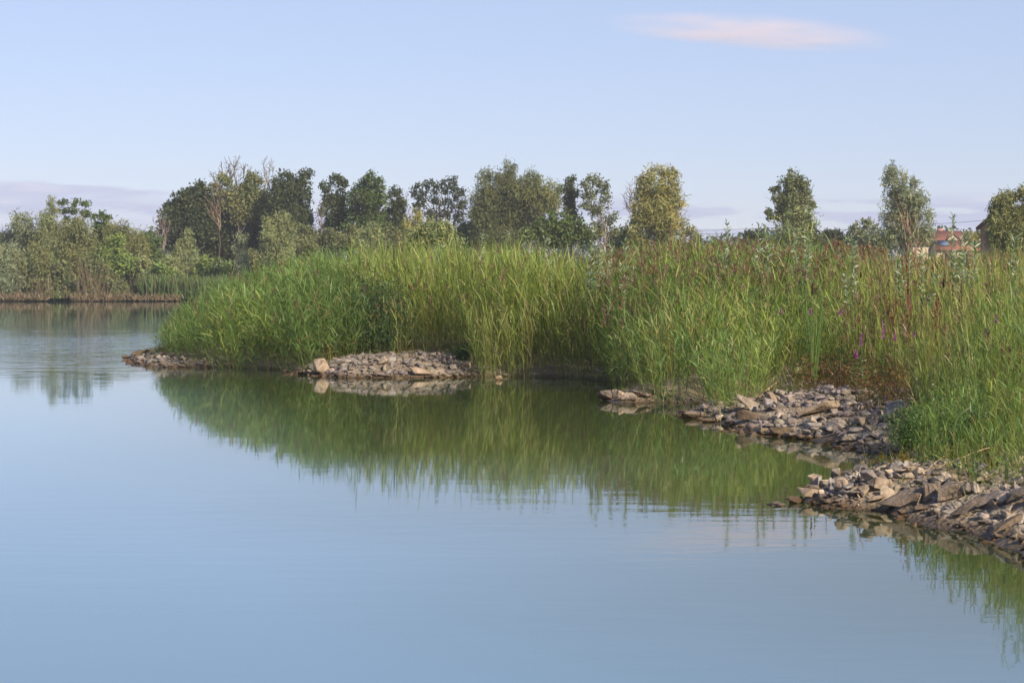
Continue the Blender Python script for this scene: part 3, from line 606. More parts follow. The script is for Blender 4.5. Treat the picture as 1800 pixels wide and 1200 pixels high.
# ------------------------------------------------------------------ village
def prism(mb, x0, x1, y0, y1, z0, z1):
    V = [(x0, y0, z0), (x1, y0, z0), (x1, y1, z0), (x0, y1, z0), (x0, y0, z1), (x1, y0, z1), (x1, y1, z1), (x0, y1, z1)]
    mb.add(V, [(0, 3, 2, 1), (4, 5, 6, 7), (0, 1, 5, 4), (1, 2, 6, 5), (2, 3, 7, 6), (3, 0, 4, 7)], np.ones(3))
def gable_house(name, label, loc, rz, L, Wd, eave, ridge, mw, mr, chim=None, wins=(), panels=(), over=.3):
    """ridge along local X, eave/ridge heights"""
    r = empty(name, loc, rz); tag(r, label, 'house')
    mb = MB(); h = Wd / 2
    V = [(-L / 2, -h, 0), (L / 2, -h, 0), (L / 2, h, 0), (-L / 2, h, 0), (-L / 2, -h, eave), (L / 2, -h, eave), (L / 2, h, eave), (-L / 2, h, eave),
         (-L / 2, 0, ridge), (L / 2, 0, ridge)]
    mb.add(V, [(0, 1, 5, 4), (2, 3, 7, 6), (1, 2, 6, 5), (3, 0, 4, 7), (4, 8, 8, 7), (5, 6, 9, 9)], np.ones(3))
    me_v = np.concatenate(mb.V)
    bmh = bmesh.new(); vs = [bmh.verts.new(v) for v in V]
    for f in [(0, 1, 5, 4), (2, 3, 7, 6), (1, 2, 6, 9, 5), (3, 0, 4, 8, 7)]: bmh.faces.new([vs[i] for i in f])
    me = bpy.data.meshes.new('wall'); bmh.to_mesh(me); bmh.free(); me.materials.append(mw)
    o = bpy.data.objects.new('wall', me); COL.objects.link(o); o.parent = r
    mb = MB(); sl = (ridge - eave) / h; t = .18
    for s in (-1, 1):
        a = (-L / 2 - over, s * (h + over), eave - over * sl); b = (L / 2 + over, s * (h + over), eave - over * sl)
        c = (L / 2 + over, 0, ridge + .02); d = (-L / 2 - over, 0, ridge + .02)
        up = lambda p: (p[0], p[1], p[2] + t)
        V = [a, b, c, d, up(a), up(b), up(c), up(d)]
        mb.add(V, [(0, 3, 2, 1), (4, 5, 6, 7), (0, 1, 5, 4), (1, 2, 6, 5), (2, 3, 7, 6), (3, 0, 4, 7)], np.ones(3))
    roof = mb.build('roof', mr, r)
    if chim:
        mb = MB(); cx, cy, s = chim; prism(mb, cx - s, cx + s, cy - s, cy + s, eave, ridge + .55); mb.build('chimney', M_brick, roof)
    for (wx_, wy_, wz, ww, wh, ax) in wins:
        mb = MB()
        if ax == 'y': prism(mb, wx_ - ww / 2, wx_ + ww / 2, wy_ - .06, wy_ + .06, wz - wh / 2, wz + wh / 2)
        else: prism(mb, wx_ - .06, wx_ + .06, wy_ - ww / 2, wy_ + ww / 2, wz - wh / 2, wz + wh / 2)
        mb.build('window', M_glass, r)
    for (x0, x1, f0, f1) in panels:      # on the front (-y) slope
        mb = MB(); pt = lambda x, f: (x, -h * (1 - f), eave + (ridge - eave) * f + t + .09)
        V = [pt(x0, f0), pt(x1, f0), pt(x1, f1), pt(x0, f1)]
        V += [(a, b, c + .06) for a, b, c in V]
        mb.add(V, [(0, 3, 2, 1), (4, 5, 6, 7), (0, 1, 5, 4), (1, 2, 6, 5), (2, 3, 7, 6), (3, 0, 4, 7)], np.ones(3))
        mb.build('solar_panel', M_panel, roof)
    return r
D1 = 285.; mp1 = D1 / F
xh = at(1640, 400, D1)[0]; zr = at(1640, 408, D1)[2] - .5; ze = at(1640, 430, D1)[2] - .5
h1 = gable_house('house', 'farmhouse with dark red tiled roof and a cream gabled dormer beyond the reeds', (xh, D1, .5), R(4), 7.4, 6., ze, zr, M_plast, M_roofd, chim=(1.2, .6, .35), wins=[(2.2, -3.0, ze - 1.2, 1., 1.1, 'y'), (-1, -3.0, ze - 1.2, 1., 1.1, 'y')])
# dormer parts
def dormer(root, x, w_, y0, y1, z0, z1, zt):
    bmh = bmesh.new()
    P = [(x - w_, y0, z0), (x + w_, y0, z0), (x + w_, y0, z1), (x, y0, zt), (x - w_, y0, z1)]
    Q = [(a, y1, c) for a, b, c in P]
    v1 = [bmh.verts.new(p) for p in P]; v2 = [bmh.verts.new(p) for p in Q]
    bmh.faces.new(v1); bmh.faces.new(v2[::-1])
    for i in range(5): bmh.faces.new([v1[i], v2[i], v2[(i + 1) % 5], v1[(i + 1) % 5]])
    me = bpy.data.meshes.new('dormer'); bmh.to_mesh(me); bmh.free(); me.materials.append(M_plast)
    o = bpy.data.objects.new('dormer', me); COL.objects.link(o); o.parent = root
    mb = MB()
    for s in (-1, 1):
        a = (x + s * (w_ + .15), y0 - .15, z1 - .15); c = (x, y0 - .15, zt + .04)
        V = [a, (a[0], y1, a[2]), (c[0], y1, c[2]), c]; V += [(p, q, r_ + .1) for p, q, r_ in V]
        mb.add(V, [(0, 3, 2, 1), (4, 5, 6, 7), (0, 1, 5, 4), (1, 2, 6, 5), (2, 3, 7, 6), (3, 0, 4, 7)], np.ones(3))
    mb.build('dormer_roof', M_roofd, o)
    mb = MB(); prism(mb, x - .35, x + .35, y0 - .06, y0 + .05, (z0 + z1) / 2 - .35, (z0 + z1) / 2 + .45); mb.build('window', M_glass, o)
dormer(h1, 2.1, .75, -2.95, .2, ze - .3, ze + .75, zr - .35)
D2 = 270.
x2 = at(1682, 400, D2)[0]; z2 = at(1682, 425, D2)[2] - .5; e2 = at(1682, 440, D2)[2] - .5
gable_house('house', 'low house with bright orange roof and grey solar panels before the farmhouse', (x2, D2, .5), R(-3), 6.2, 5., e2, z2, M_plast, M_roof,
            wins=[(-1.5, -2.5, e2 - 1, 1., 1., 'y'), (1.2, -2.5, e2 - 1, 1., 1., 'y')], panels=[(-2.5, -1.3, .3, .8), (1.2, 2.4, .45, .9)])
D3 = 168.
p3 = at(1739, 400, D3); ze3, zr3 = p3[2] - .5, at(1750, 380, D3)[2] - .5
gable_house('house', 'tall brick gable end of a house half hidden behind the right edge tree', (p3[0] + 5.2, D3 + .5, .5), R(12), 10., 5.4, ze3, zr3, M_brick, M_roofd,
            wins=[(-5.0, .2, ze3 - .6, .8, 1.2, 'x')])

# power line
def wire(px0, py0, D0, px1, py1, D1_, sag, label):
    a, b = at(px0, py0, D0), at(px1, py1, D1_); k = np.linspace(0, 1, 40)[:, None]
    P = a + (b - a) * k; P[:, 2] -= sag * 4 * (k * (1 - k))[:, 0]
    mb = MB(); tube(mb, P, np.full(40, .012), np.ones(3), 5)
    tag(mb.build('power_line', M_wire, off=a), label, 'cable')
wire(1130, 412, 150, 1850, 377, 130, .35, 'thin dark overhead cable crossing the low sky on the right')
wire(1120, 406, 154, 1402, 398, 147, .1, 'second fainter overhead cable just above the first one')

# ------------------------------------------------------------------ stones
def stone_mesh(name, seed, sx, sy, sz, n=16, bev=.06, box=.75, col=(1, 1, 1)):
    r = np.random.default_rng(seed); bm = bmesh.new()
    for _ in range(n):
        p = r.uniform(-1, 1, 3); q = p / max(np.linalg.norm(p), .3)
        p = p * box + q * (1 - box)
        bm.verts.new((p[0] * sx, p[1] * sy, p[2] * sz))
    res = bmesh.ops.convex_hull(bm, input=bm.verts)
    bmesh.ops.delete(bm, geom=[v for v in bm.verts if not v.link_faces], context='VERTS')
    bmesh.ops.dissolve_limit(bm, angle_limit=R(14), verts=bm.verts, edges=bm.edges)
    if bev: bmesh.ops.bevel(bm, geom=list(bm.edges), offset=bev * min(sx, sy, sz), segments=1, affect='EDGES', clamp_overlap=True)
    bmesh.ops.recalc_face_normals(bm, faces=bm.faces)
    bmesh.ops.triangulate(bm, faces=bm.faces)
    me = bpy.data.meshes.new(name); bm.to_mesh(me); bm.free()
    a = me.color_attributes.new('col', 'FLOAT_COLOR', 'POINT')
    for i in range(len(me.vertices)): a.data[i].color = (*col, 1)
    me.materials.append(M_stone); return me
STV = [stone_mesh('stone', 100 + i, 1, rng.uniform(.6, .9), rng.uniform(.26, .62), bev=.08, box=.85, n=int(rng.integers(10, 17))) for i in range(14)]
SVA = []
for me in STV:
    v = np.empty(len(me.vertices) * 3); me.vertices.foreach_get('co', v)
    f = np.empty(len(me.polygons) * 3, int); me.polygons.foreach_get('vertices', f); SVA.append((v.reshape(-1, 3), f.reshape(-1, 3)))
# hero stones: px, py of the foot, width px, height px, depth ratio, tilt, yaw, tone, label
G1, G2, G3, G4, G5 = ('stones of the foreground spit', 'stones of the middle spit', 'stones of the small low spit', 'stones of the bank under the reeds', 'stones of the far reed tip')
HERO = [
 (1400, 884, 26, 13, 1, 0, 0, (.55, .45, .35), 'wet brown stone at the very tip of the foreground spit', G1, 'slab'),
 (1430, 872, 48, 16, .8, -8, 10, (1.1, 1, .9), 'flat pale slab with a ragged edge near the foreground tip', G1, 'slab'),
 (1427, 856, 28, 22, .8, 0, 30, (.95, .9, .85), 'blocky buff stone standing above the flat ragged slab', G1, 'block'),
 (1468, 843, 20, 22, .9, 0, 0, (.85, .85, .88), 'upright rounded grey stone on the crest behind the tip', G1, 'block'),
 (1491, 842, 28, 20, .9, 10, 20, (.8, .8, .85), 'smooth grey stone right of the upright rounded one', G1, 'block'),
 (1480, 863, 22, 22, .8, -20, 40, (.95, .85, .75), 'round buff stone in the front of the foreground heap', G1, 'block'),
 (1514, 838, 26, 22, .8, 0, 70, (.8, .76, .76), 'dark grey block on the crest left of the leaning slab', G1, 'block'),
 (1528, 854, 20, 36, .35, 38, 0, (.85, .83, .85), 'long grey slab leaning up to the right on the foreground heap', G1, 'slab'),
 (1548, 860, 42, 20, .8, -6, 15, (1.1, .98, .85), 'angular beige block right of the leaning slab', G1, 'block'),
 (1519, 871, 30, 18, .8, 0, 50, (.85, .82, .8), 'grey angular block at the front below the leaning slab', G1, 'block'),
 (1543, 884, 36, 15, .7, 14, 5, (1.25, 1.1, .95), 'light beige flat stone at the water before the big dark slab', G1, 'slab'),
 (1590, 893, 84, 40, .55, 24, 15, (.62, .52, .46), 'big dark brown slab propped on edge, largest of the foreground spit', G1, 'slab'),
 (1634, 882, 26, 34, .7, 5, 60, (.72, .62, .55), 'upright brown block touching the big dark slab', G1, 'block'),
 (1670, 882, 38, 36, .7, -15, 20, (.75, .72, .72), 'large grey faceted stone right of the upright brown block', G1, 'block'),
 (1722, 850, 52, 18, .6, 12, 8, (.95, .85, .78), 'long flat beige slab lying before the tall grass', G1, 'slab'),
 (1618, 899, 30, 9, .8, 0, 0, (.7, .58, .48), 'small flat stone awash just in front of the big dark slab', G1, 'slab'),
 (1598, 834, 24, 16, .8, 5, 20, (1.0, .92, .8), 'pale beige stone behind the angular beige block', G1, 'block'),
 (1655, 812, 20, 18, .8, 0, 0, (.95, .92, .9), 'pale grey round stone at the foot of the bright green herb', G1, 'block'),
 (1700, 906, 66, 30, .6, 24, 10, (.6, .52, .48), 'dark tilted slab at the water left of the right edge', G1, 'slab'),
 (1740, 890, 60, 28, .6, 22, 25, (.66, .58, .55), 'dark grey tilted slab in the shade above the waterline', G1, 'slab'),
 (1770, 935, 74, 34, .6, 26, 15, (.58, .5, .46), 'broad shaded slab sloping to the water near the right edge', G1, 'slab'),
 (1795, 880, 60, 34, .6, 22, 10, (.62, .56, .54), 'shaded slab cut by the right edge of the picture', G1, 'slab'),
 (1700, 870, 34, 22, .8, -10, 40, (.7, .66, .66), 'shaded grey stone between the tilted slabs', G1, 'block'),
 (1222, 735, 42, 15, .6, 8, 10, (.95, .8, .68), 'flat brown slab at the tip of the middle spit', G2, 'slab'),
 (1330, 722, 62, 26, .7, -10, 20, (1.0, .92, .86), 'large pale tilted slab on the crest of the middle spit', G2, 'slab'),
 (1322, 740, 56, 18, .6, -8, 0, (.62, .52, .44), 'dark overhanging slab under the large pale tilted slab', G2, 'slab'),
 (1372, 766, 36, 18, .7, 3, 0, (.48, .38, .28), 'dark algae brown arched stone at the water of the middle spit', G2, 'block'),
 (1437, 731, 68, 28, .55, 16, -15, (1.05, .98, .9), 'biggest pale rectangular slab on top of the middle spit', G2, 'slab'),
 (1577, 742, 46, 40, .9, 0, 15, (.82, .78, .78), 'big grey cube like block at the right end of the middle spit', G2, 'cube'),
 (1503, 774, 50, 15, .6, 0, 0, (1.0, .94, .84), 'flat light slab at the water on the right of the middle spit', G2, 'slab'),
 (1405, 684, 30, 16, .5, 22, 10, (.7, .74, .84), 'bluish grey slab leaning at the edge of the rusty weeds', G2, 'slab'),
 (1360, 708, 28, 18, .8, 0, 0, (1.15, 1.02, .88), 'pale beige block behind the large pale tilted slab', G2, 'block'),
 (1470, 758, 40, 22, .7, -14, 0, (.95, .87, .78), 'angular beige stone in the middle of the middle spit', G2, 'block'),
 (1520, 745, 34, 16, .7, 8, 30, (1, .95, .88), 'beige flat stone left of the big grey block', G2, 'slab'),
 (1540, 752, 26, 18, .8, 0, 30, (.95, .85, .75), 'rounded stone at the foot of the big grey block', G2, 'block'),
 (1545, 770, 36, 18, .7, -10, 60, (.85, .78, .72), 'angular stone at the water below the big grey block', G2, 'block'),
 (1068, 702, 36, 18, .8, 4, 0, (.75, .62, .5), 'dark rounded stone at the left tip of the small low spit', G3, 'block'),
 (1094, 702, 16, 16, .8, 0, 0, (.95, .85, .78), 'small upright stone between the two biggest of the low spit', G3, 'block'),
 (1105, 704, 30, 14, .7, 0, 0, (1.2, .98, .75), 'light sandy stone at the water on the small low spit', G3, 'block'),
 (1128, 698, 42, 13, .6, -14, 10, (1.0, .92, .84), 'pale slanting slab on the small low spit', G3, 'slab'),
 (1173, 702, 12, 18, .6, 12, 0, (.95, .8, .7), 'thin stone standing on edge on the small low spit', G3, 'slab'),
 (1152, 694, 22, 12, .8, 0, 0, (.8, .8, .84), 'grey stone behind the pale slanting slab', G3, 'block'),
 (1066, 655, 48, 20, .6, 14, 0, (.9, .86, .88), 'pale grey slab alone in the dark hollow under the reeds', None, 'slab'),
 (877, 668, 17, 9, .7, 0, 20, (1.25, 1.0, .72), 'sandy stone standing alone in the water off the stony bank', None, 'block'),
 (563, 657, 30, 26, .7, 0, 45, (1.1, 1.0, .9), 'large pointed pale boulder at the left end of the stony bank', G4, 'block'),
 (603, 641, 32, 11, .7, 5, 0, (1.1, 1.02, .96), 'flat pale stone right behind the pointed boulder', G4, 'slab'),
 (673, 642, 20, 14, .8, 0, 0, (1.2, 1.08, .95), 'pale block at the top of the stony bank', G4, 'block'),
 (688, 638, 20, 12, .8, 0, 20, (.9, .88, .9), 'grey stone right of the pale block on the stony bank', G4, 'block'),
 (738, 660, 36, 14, .7, 0, 0, (1.0, .82, .64), 'broad brownish block at the waterline of the stony bank', G4, 'block'),
 (797, 651, 16, 12, .8, 0, 0, (1.2, 1.1, 1), 'round pale stone on the right half of the stony bank', G4, 'block'),
 (820, 645, 17, 11, .8, 0, 0, (1.0, .94, .9), 'pale grey stone near the right end of the stony bank', G4, 'block'),
 (853, 651, 20, 10, .8, 0, 0, (.85, .8, .82), 'flat grey stone at the right end of the stony bank', G4, 'slab'),
 (219, 629, 11, 5, .8, 0, 0, (.7, .6, .52), 'tiny dark stone in the water off the far reed tip', None, 'block'),
 (245, 627, 36, 12, .8, 6, 0, (.75, .66, .58), 'brown block at the outermost end of the far reed tip', G5, 'block'),
 (302, 628, 22, 12, .5, 30, 0, (1.0, .94, .95), 'slanting pale slab in the middle of the far reed tip', G5, 'slab'),
 (272, 620, 24, 9, .8, 8, 0, (.75, .7, .68), 'low dark stone behind the brown block of the far tip', G5, 'slab'),
]
hero_xy = []
for i, (px, py, wp, hp, dr, tilt, yaw, tone, lab, g, shp) in enumerate(HERO):
    p = ground_at(px, py); m = p[1] / F; a = wp * m / 2; c = hp * m / 2 * (1.25 if shp != 'slab' else 1.0)
    if abs(tilt) > 10 and shp == 'slab': c = max(hp * m / 2 - a * math.sin(R(abs(tilt))) * .8, .14 * a) * 1.1
    tm = sum(tone) / 3; tone = tuple(.92 * (t * .6 + tm * .4) for t in tone)
    me = stone_mesh('stone', 300 + i, a * 1.22, max(a * dr, c) * 1.15, c * 1.1, n={'slab': 18, 'block': 15, 'cube': 26}[shp], bev=.08, box={'slab': .95, 'block': .7, 'cube': 1.0}[shp], col=tone)
    o = bpy.data.objects.new('stone', me); COL.objects.link(o)
    o.location = (p[0], p[1] + a * dr * .3, p[2] + hp * m * .40); o.rotation_euler = (R(rng.uniform(-8, 8)), R(-tilt), R(yaw))
    tag(o, lab, 'stone', g); hero_xy.append((p[0], p[1], a))
# loose stones: (zone test, label, group, count per m2, size range)
ZONES = [
 ('n', (2.0, 6.2, 11.8, 17.6), 230, (.014, .088), 'small loose stone in the heap of the foreground spit', 'small loose stones of the foreground spit'),
 ('m', (2.1, 4.9, 19.6, 26.3), 170, (.016, .105), 'small loose stone strewn on the middle spit', 'small loose stones of the middle spit'),
 ('s', (1.3, 3.2, 27.8, 30.6), 50, (.02, .06), 'small loose stone on the small low spit', 'small loose stones of the low spit'),
 ('b', (-4.4, .6, 35., 37.6), 200, (.025, .11), 'small pale rubble stone of the bank under the reeds', 'small rubble stones of the bank under the reeds'),
 ('t', (-8.8, -4.2, 39.5, 46.), 120, (.02, .12), 'small stone on the mud of the far reed tip', 'small stones of the far reed tip')]
VEGP = None
def Z28(px, py, z=.26): return tuple(onz(px, py, z))
VEG = [Z28(268, 612), Z28(300, 619), Z28(400, 627), Z28(470, 638, .15), Z28(520, 645, .12), Z28(562, 634), Z28(650, 630), Z28(760, 630), Z28(850, 638), Z28(900, 652, .12),
       Z28(1000, 655, .12), Z28(1050, 648, .2), Z28(1112, 668, .2), Z28(1150, 682), Z28(1200, 676), Z28(1235, 676), Z28(1262, 703), Z28(1295, 702), Z28(1340, 690), Z28(1400, 672), Z28(1450, 668),
       Z28(1560, 690), Z28(1605, 722), Z28(1632, 760), Z28(1570, 803), Z28(1640, 812), Z28(1700, 812), Z28(1760, 826), Z28(1800, 832), Z28(1950, 855), (9.5, 13.), (60, 11),
       (60, 140), (9.5, 120), (5.5, 97), (.8, 74), (-3.4, 60), (-6.9, 49.5), (-7.7, 46.2)]
def veg_d(x, y): return poly_sd(x, y, VEG)
cand = []
for zi, (k, (x0, x1, y0, y1), dn, (s0, s1), lab, g) in enumerate(ZONES):
    n = int(dn * (x1 - x0) * (y1 - y0)); x = rng.uniform(x0, x1, n); y = rng.uniform(y0, y1, n)
    d = land_d(x, y); v = veg_d(x, y)
    keep = (d > -.22) & (v < .25) & (rng.uniform(0, 1, n) < np.where(d < 0, .45, 1.) * np.clip(1 - v * 3, .1, 1))
    if k == 't': keep &= (rng.uniform(0, 1, n) < np.clip(1.3 - (x + 8.5) / 3.2, .12, 1))
    if k == 'b': keep &= rng.uniform(0, 1, n) < np.clip((.8 - x) / 1.0, .1, 1)
    px = pxof(x, y); keep &= (px < 1900)
    x, y, d = x[keep], y[keep], d[keep]
    s = s0 + (s1 - s0) * rng.uniform(0, 1, len(x)) ** 3.0
    z = height_from(d, x, y)
    for a in zip(x, y, z, s): cand.append((*a, zi))
cand = np.array(cand); hx = np.array(hero_xy)
cand = cand[[not np.any(np.hypot(hx[:, 0] - c[0], (hx[:, 1] - c[1]) * .8) < hx[:, 2] * .72) for c in cand]]
app = cand[:, 3] / cand[:, 1]; order = np.argsort(-app)
NIND = 300 - len(HERO)
for q in order[:NIND]:
    x, y, z, s, zi = cand[q]; o = bpy.data.objects.new('stone', STV[int(rng.integers(14))]); COL.objects.link(o)
    o.location = (x, y, z + s * rng.uniform(-.05, .4)); o.scale = (s, s, s * rng.uniform(.8, 1.2)); o.rotation_euler = (rng.normal() * .45, rng.normal() * .45, rng.uniform(0, 6.28))
    lab, pxs = ZONES[int(zi)][4], float(pxof(x, y))
    if int(zi) == 0:
        lab = ('small stone half wet at the waterline of the foreground spit' if z < .06 else 'small shaded stone of the foreground spit near the right edge' if pxs > 1690
               else 'small stone at the left end of the foreground spit near its tip' if pxs < 1500 else 'small stone on the upper slope of the foreground spit below the herbs' if z > .24 else 'small stone in the middle of the foreground heap')
    elif int(zi) == 1: lab = 'small stone on the left half of the middle spit' if pxs < 1400 else 'small stone on the right half of the middle spit'
    tag(o, lab, 'stone', ZONES[int(zi)][5])
Vs, Fs, Cs, nn = [], [], [], 0
for q in order[NIND:]:
    x, y, z, s, zi = cand[q]; v, f = SVA[int(rng.integers(14))]
    th = rng.uniform(0, 6.28); c_, s_ = math.cos(th), math.sin(th); t1, t2 = rng.normal(size=2) * .4
    Rz = np.array([[c_, -s_, 0], [s_, c_, 0], [0, 0, 1]]); Rx = np.array([[1, 0, 0], [0, math.cos(t1), -math.sin(t1)], [0, math.sin(t1), math.cos(t1)]])
    Vs.append((v @ (Rx @ Rz).T) * s + [x, y, z + s * .3]); Fs.append(f + nn); nn += len(v)
    k = rng.uniform(.6, 1.2); Cs.append(np.tile(np.array([1, rng.uniform(.88, 1.), rng.uniform(.78, 1.0)]) * k, (len(v), 1)))
tag(mesh_obj('rubble', np.concatenate(Vs), np.concatenate(Fs), M_stone, np.concatenate(Cs), nper=3), 'fine rubble filling between the stones along the shore', 'rubble', kind='stuff')

# ------------------------------------------------------------------ reeds and grasses
PXT = [200, 262, 285, 300, 350, 400, 430, 500, 560, 650, 700, 760, 850, 950, 1020, 1060, 1130, 1200, 1250, 1400, 1500, 1600, 1700, 1800, 1900]
TOP = [600, 560, 528, 515, 488, 480, 479, 458, 449, 446, 443, 441, 440, 442, 455, 450, 440, 431, 429, 435, 443, 454, 450, 446, 446]
PXR = [200, 265, 300, 400, 500, 550, 650, 750, 850, 950, 1050, 1100, 1200, 1400, 1540, 1600, 1700, 1800, 1950]
REF = [150, 190, 220, 280, 305, 330, 345, 372, 385, 378, 368, 380, 395, 400, 405, 545, 600, 715, 800]
def cap_h(x, y):
    px = pxof(x, y)
    a = CAMH + (496 - np.interp(px, PXT, TOP)) / F * y
    b = np.interp(px, PXR, REF) / F * y - CAMH
    k = np.minimum(np.minimum(a, b), 2.75)
    t = hashf(np.floor(x * 40), np.floor(y * 40), 9)      # here and there one plant outgrows the rest
    return k * (.93 + .12 * vn(x * 1.1, y * 1.1, 51)) * np.where(t > .965, 1.10, 1.)
def scatter(n, x0, x1, y0, y1):
    y = rng.uniform(y0, y1, n); x = rng.uniform(x0, x1, n)
    m = (x / y < .285) & (x / y > -.2); return x[m], y[m]
def reeds(mb, x, y, h, C, nleaf=9, L=(.36, .66), wd=.021, el=(22, 66), wind=(-.12, -.05), plume=None, pcol=(.21, .115, .085), stemw=.007, low=.18, dead=.12, leanscale=.10, lean=None):
    N = len(x)
    if N == 0: return
    z = ground(x, y) - .03; B = np.stack([x, y, z], 1)
    ln = rng.normal(size=(N, 2)) * leanscale + np.array(wind) * .35
    if lean is not None: ln = ln + lean
    Dr = nrm(np.concatenate([ln, np.ones((N, 1))], 1)); dp = rng.uniform(0, .05, N)
    Cst = C * .8 + np.array([.03, .02, .0])
    blades(mb, B, Dr, h, np.full(N, stemw), dp, Cst, 3, prof=np.array([1, .9, .75, .4]))
    sc = np.clip(h / 1.8, .45, 1.1)
    for k in range(nleaf):
        f = low + (1 - low) * (k + rng.uniform(0, .9, N)) / nleaf; f = np.clip(f, 0, 1)
        P = B + Dr * (h * f)[:, None]; P[:, 2] -= dp * h * f ** 2
        azm = rng.uniform(0, 6.28, N); e = np.radians(rng.uniform(el[0], el[1], N) + 14 * f)
        d = np.stack([np.cos(azm) * np.cos(e) + wind[0] * .9, np.sin(azm) * np.cos(e) + wind[1] * .9, np.sin(e)], 1); d = nrm(d)
        Ln = rng.uniform(L[0], L[1], N) * sc * (1 - .25 * np.abs(f - .6))
        c = C * rng.uniform(.72, 1.3, (N, 1))
        dd = (rng.uniform(0, 1, N) < dead * (1.8 - 1.5 * f))[:, None]
        c = np.where(dd, np.array([.26, .19, .085]) * rng.uniform(.6, 1.1, (N, 1)), c)
        side = np.cross(d, np.array([0, 0, 1.])) + rng.normal(size=(N, 3)) * .45
        blades(mb, P, d, Ln, wd * rng.uniform(.65, 1.2, N) * np.sqrt(sc), rng.uniform(.1, .55, N), c, 3, side=side)
    if plume is not None:
        m = rng.uniform(0, 1, N) < plume
        if m.any():
            Tp = (B + Dr * h[:, None])[m]; Tp[:, 2] -= (dp * h)[m]; n = m.sum()
            for _ in range(14):
                off = rng.uniform(0, .20, n)
                d = nrm(rng.normal(size=(n, 3)) * .33 + [wind[0] * 1.6, wind[1], .75])
                cc = np.asarray(pcol) * rng.uniform(.65, 1.4, (n, 1))
                blades(mb, Tp + np.array([0, 0, 1.]) * off[:, None] * .9 - [0, 0, .05], d, rng.uniform(.07, .15, n), rng.uniform(.010, .020, n), rng.uniform(0, .6, n), cc, 2)
def front(x, y): return veg_d(x, y) + (vn(x * 1.3, y * 1.3, 21) - .5) * .5 - .05
def lean_out(x, y, d):       # plants at the fringe lean towards open water
    e = .15; gx_ = (poly_sd(x + e, y, VEG) - poly_sd(x - e, y, VEG)) / (2 * e); gy_ = (poly_sd(x, y + e, VEG) - poly_sd(x, y - e, VEG)) / (2 * e)
    k = np.exp(-np.clip(d, 0, 9) / .5) * .22
    return -np.stack([gx_ * k, gy_ * k], 1)
G_fresh, G_yel, G_mid, G_straw = np.array([.155, .245, .068]), np.array([.29, .34, .080]), np.array([.165, .225, .058]), np.array([.36, .31, .13])
def mixc(N, cols, wts, x, y, s=0):
    cols = np.array(cols); u = rng.uniform(0, 1, N) * .6 + vn(x * .9, y * .9, 30 + s) * .4
    i = np.searchsorted(np.cumsum(wts)[:-1], np.clip((u - .12) / .76, 0, .999)); C = cols[i]
    return C * rng.uniform(.8, 1.2, (N, 1)) * (.82 + .36 * vn(x * .6, y * .6, 40 + s))[:, None]
def accept(x, y, dens_front, dens_back, band, base):
    d = front(x, y); m = d > 0
    p = np.where(d < band, dens_front, dens_back) / base
    m &= rng.uniform(0, 1, len(x)) < p
    return x[m], y[m], d[m]
# A. far-left peninsula, fresh green common reed
x, y = scatter(48 * 520, -9, 1.5, 35.5, 62); x, y, d = accept(x, y, 1., .28, 3.2, 1.); px = pxof(x, y)
m = (px < 640 + 60 * (vn(x, y, 5) - .5)); x, y, d = x[m], y[m], d[m]
hh = cap_h(x, y) - ground(x, y); h = np.clip(hh * rng.uniform(.68, 1.02, len(x)), .3, 2.6) * np.clip(.75 + d * .35, 0, 1)
mb = MB(); C = mixc(len(x), [G_fresh, G_mid, G_yel], [.6, .28, .12], x, y)
reeds(mb, x, y, h, C, 9, plume=.03, lean=lean_out(x, y, d))
print('reeds A', len(x)); tag(mb.build('reeds', M_leaf), 'fresh green reed bed on the far left peninsula', 'reeds', kind='stuff')
# B. centre, yellower and stiffer
x, y = scatter(46 * 620, -4, 6.5, 33.0, 62); x, y, d = accept(x, y, 1., .28, 3.2, 1.); px = pxof(x, y)
m = (px >= 640 + 60 * (vn(x, y, 5) - .5)) & (px < 1075); x, y, d = x[m], y[m], d[m]
hh = cap_h(x, y) - ground(x, y); h = np.clip(hh * rng.uniform(.62, 1.02, len(x)), .3, 2.6) * np.clip(.55 + d * .45, 0, 1)
mb = MB(); C = mixc(len(x), [G_yel, G_mid, G_straw], [.52, .33, .15], x, y, 3)
reeds(mb, x, y, h, C, 8, L=(.42, .75), wd=.018, el=(42, 80), plume=.05, lean=lean_out(x, y, d) * .6)
print('reeds B', len(x)); tag(mb.build('reeds', M_leaf), 'yellow green stiff reed bed above the stony bank', 'reeds', kind='stuff')
# C. right of centre, tall with purple brown plumes
x, y = scatter(50 * 900, 1, 17, 22, 60); x, y, d = accept(x, y, 1., .5, 6.5, 1.); px = pxof(x, y)
m = (px >= 1060) & (px < 1480 + 80 * (vn(x, y, 6) - .5)) & (y > 24) & ~((px > 1400) & (y < 28.5)); x, y, d = x[m], y[m], d[m]
m = (d < 6.5) | (rng.uniform(0, 1, len(x)) < .5); x, y, d = x[m], y[m], d[m]
hh = cap_h(x, y) - ground(x, y); h = np.clip(hh * rng.uniform(.66, 1.03, len(x)), .3, 2.6) * np.clip(.7 + d * .4, 0, 1)
mb = MB(); C = mixc(len(x), [G_fresh * 1.05, G_mid, G_yel, G_straw], [.45, .25, .2, .1], x, y, 7)
reeds(mb, x, y, h, C, 9, L=(.34, .64), el=(34, 72), plume=np.where(y > 31, .38, .0), lean=lean_out(x, y, d) * .8)
print('reeds C', len(x)); tag(mb.build('reeds', M_leaf), 'green reed bed with purple brown plumes behind the middle spit', 'reeds', kind='stuff')
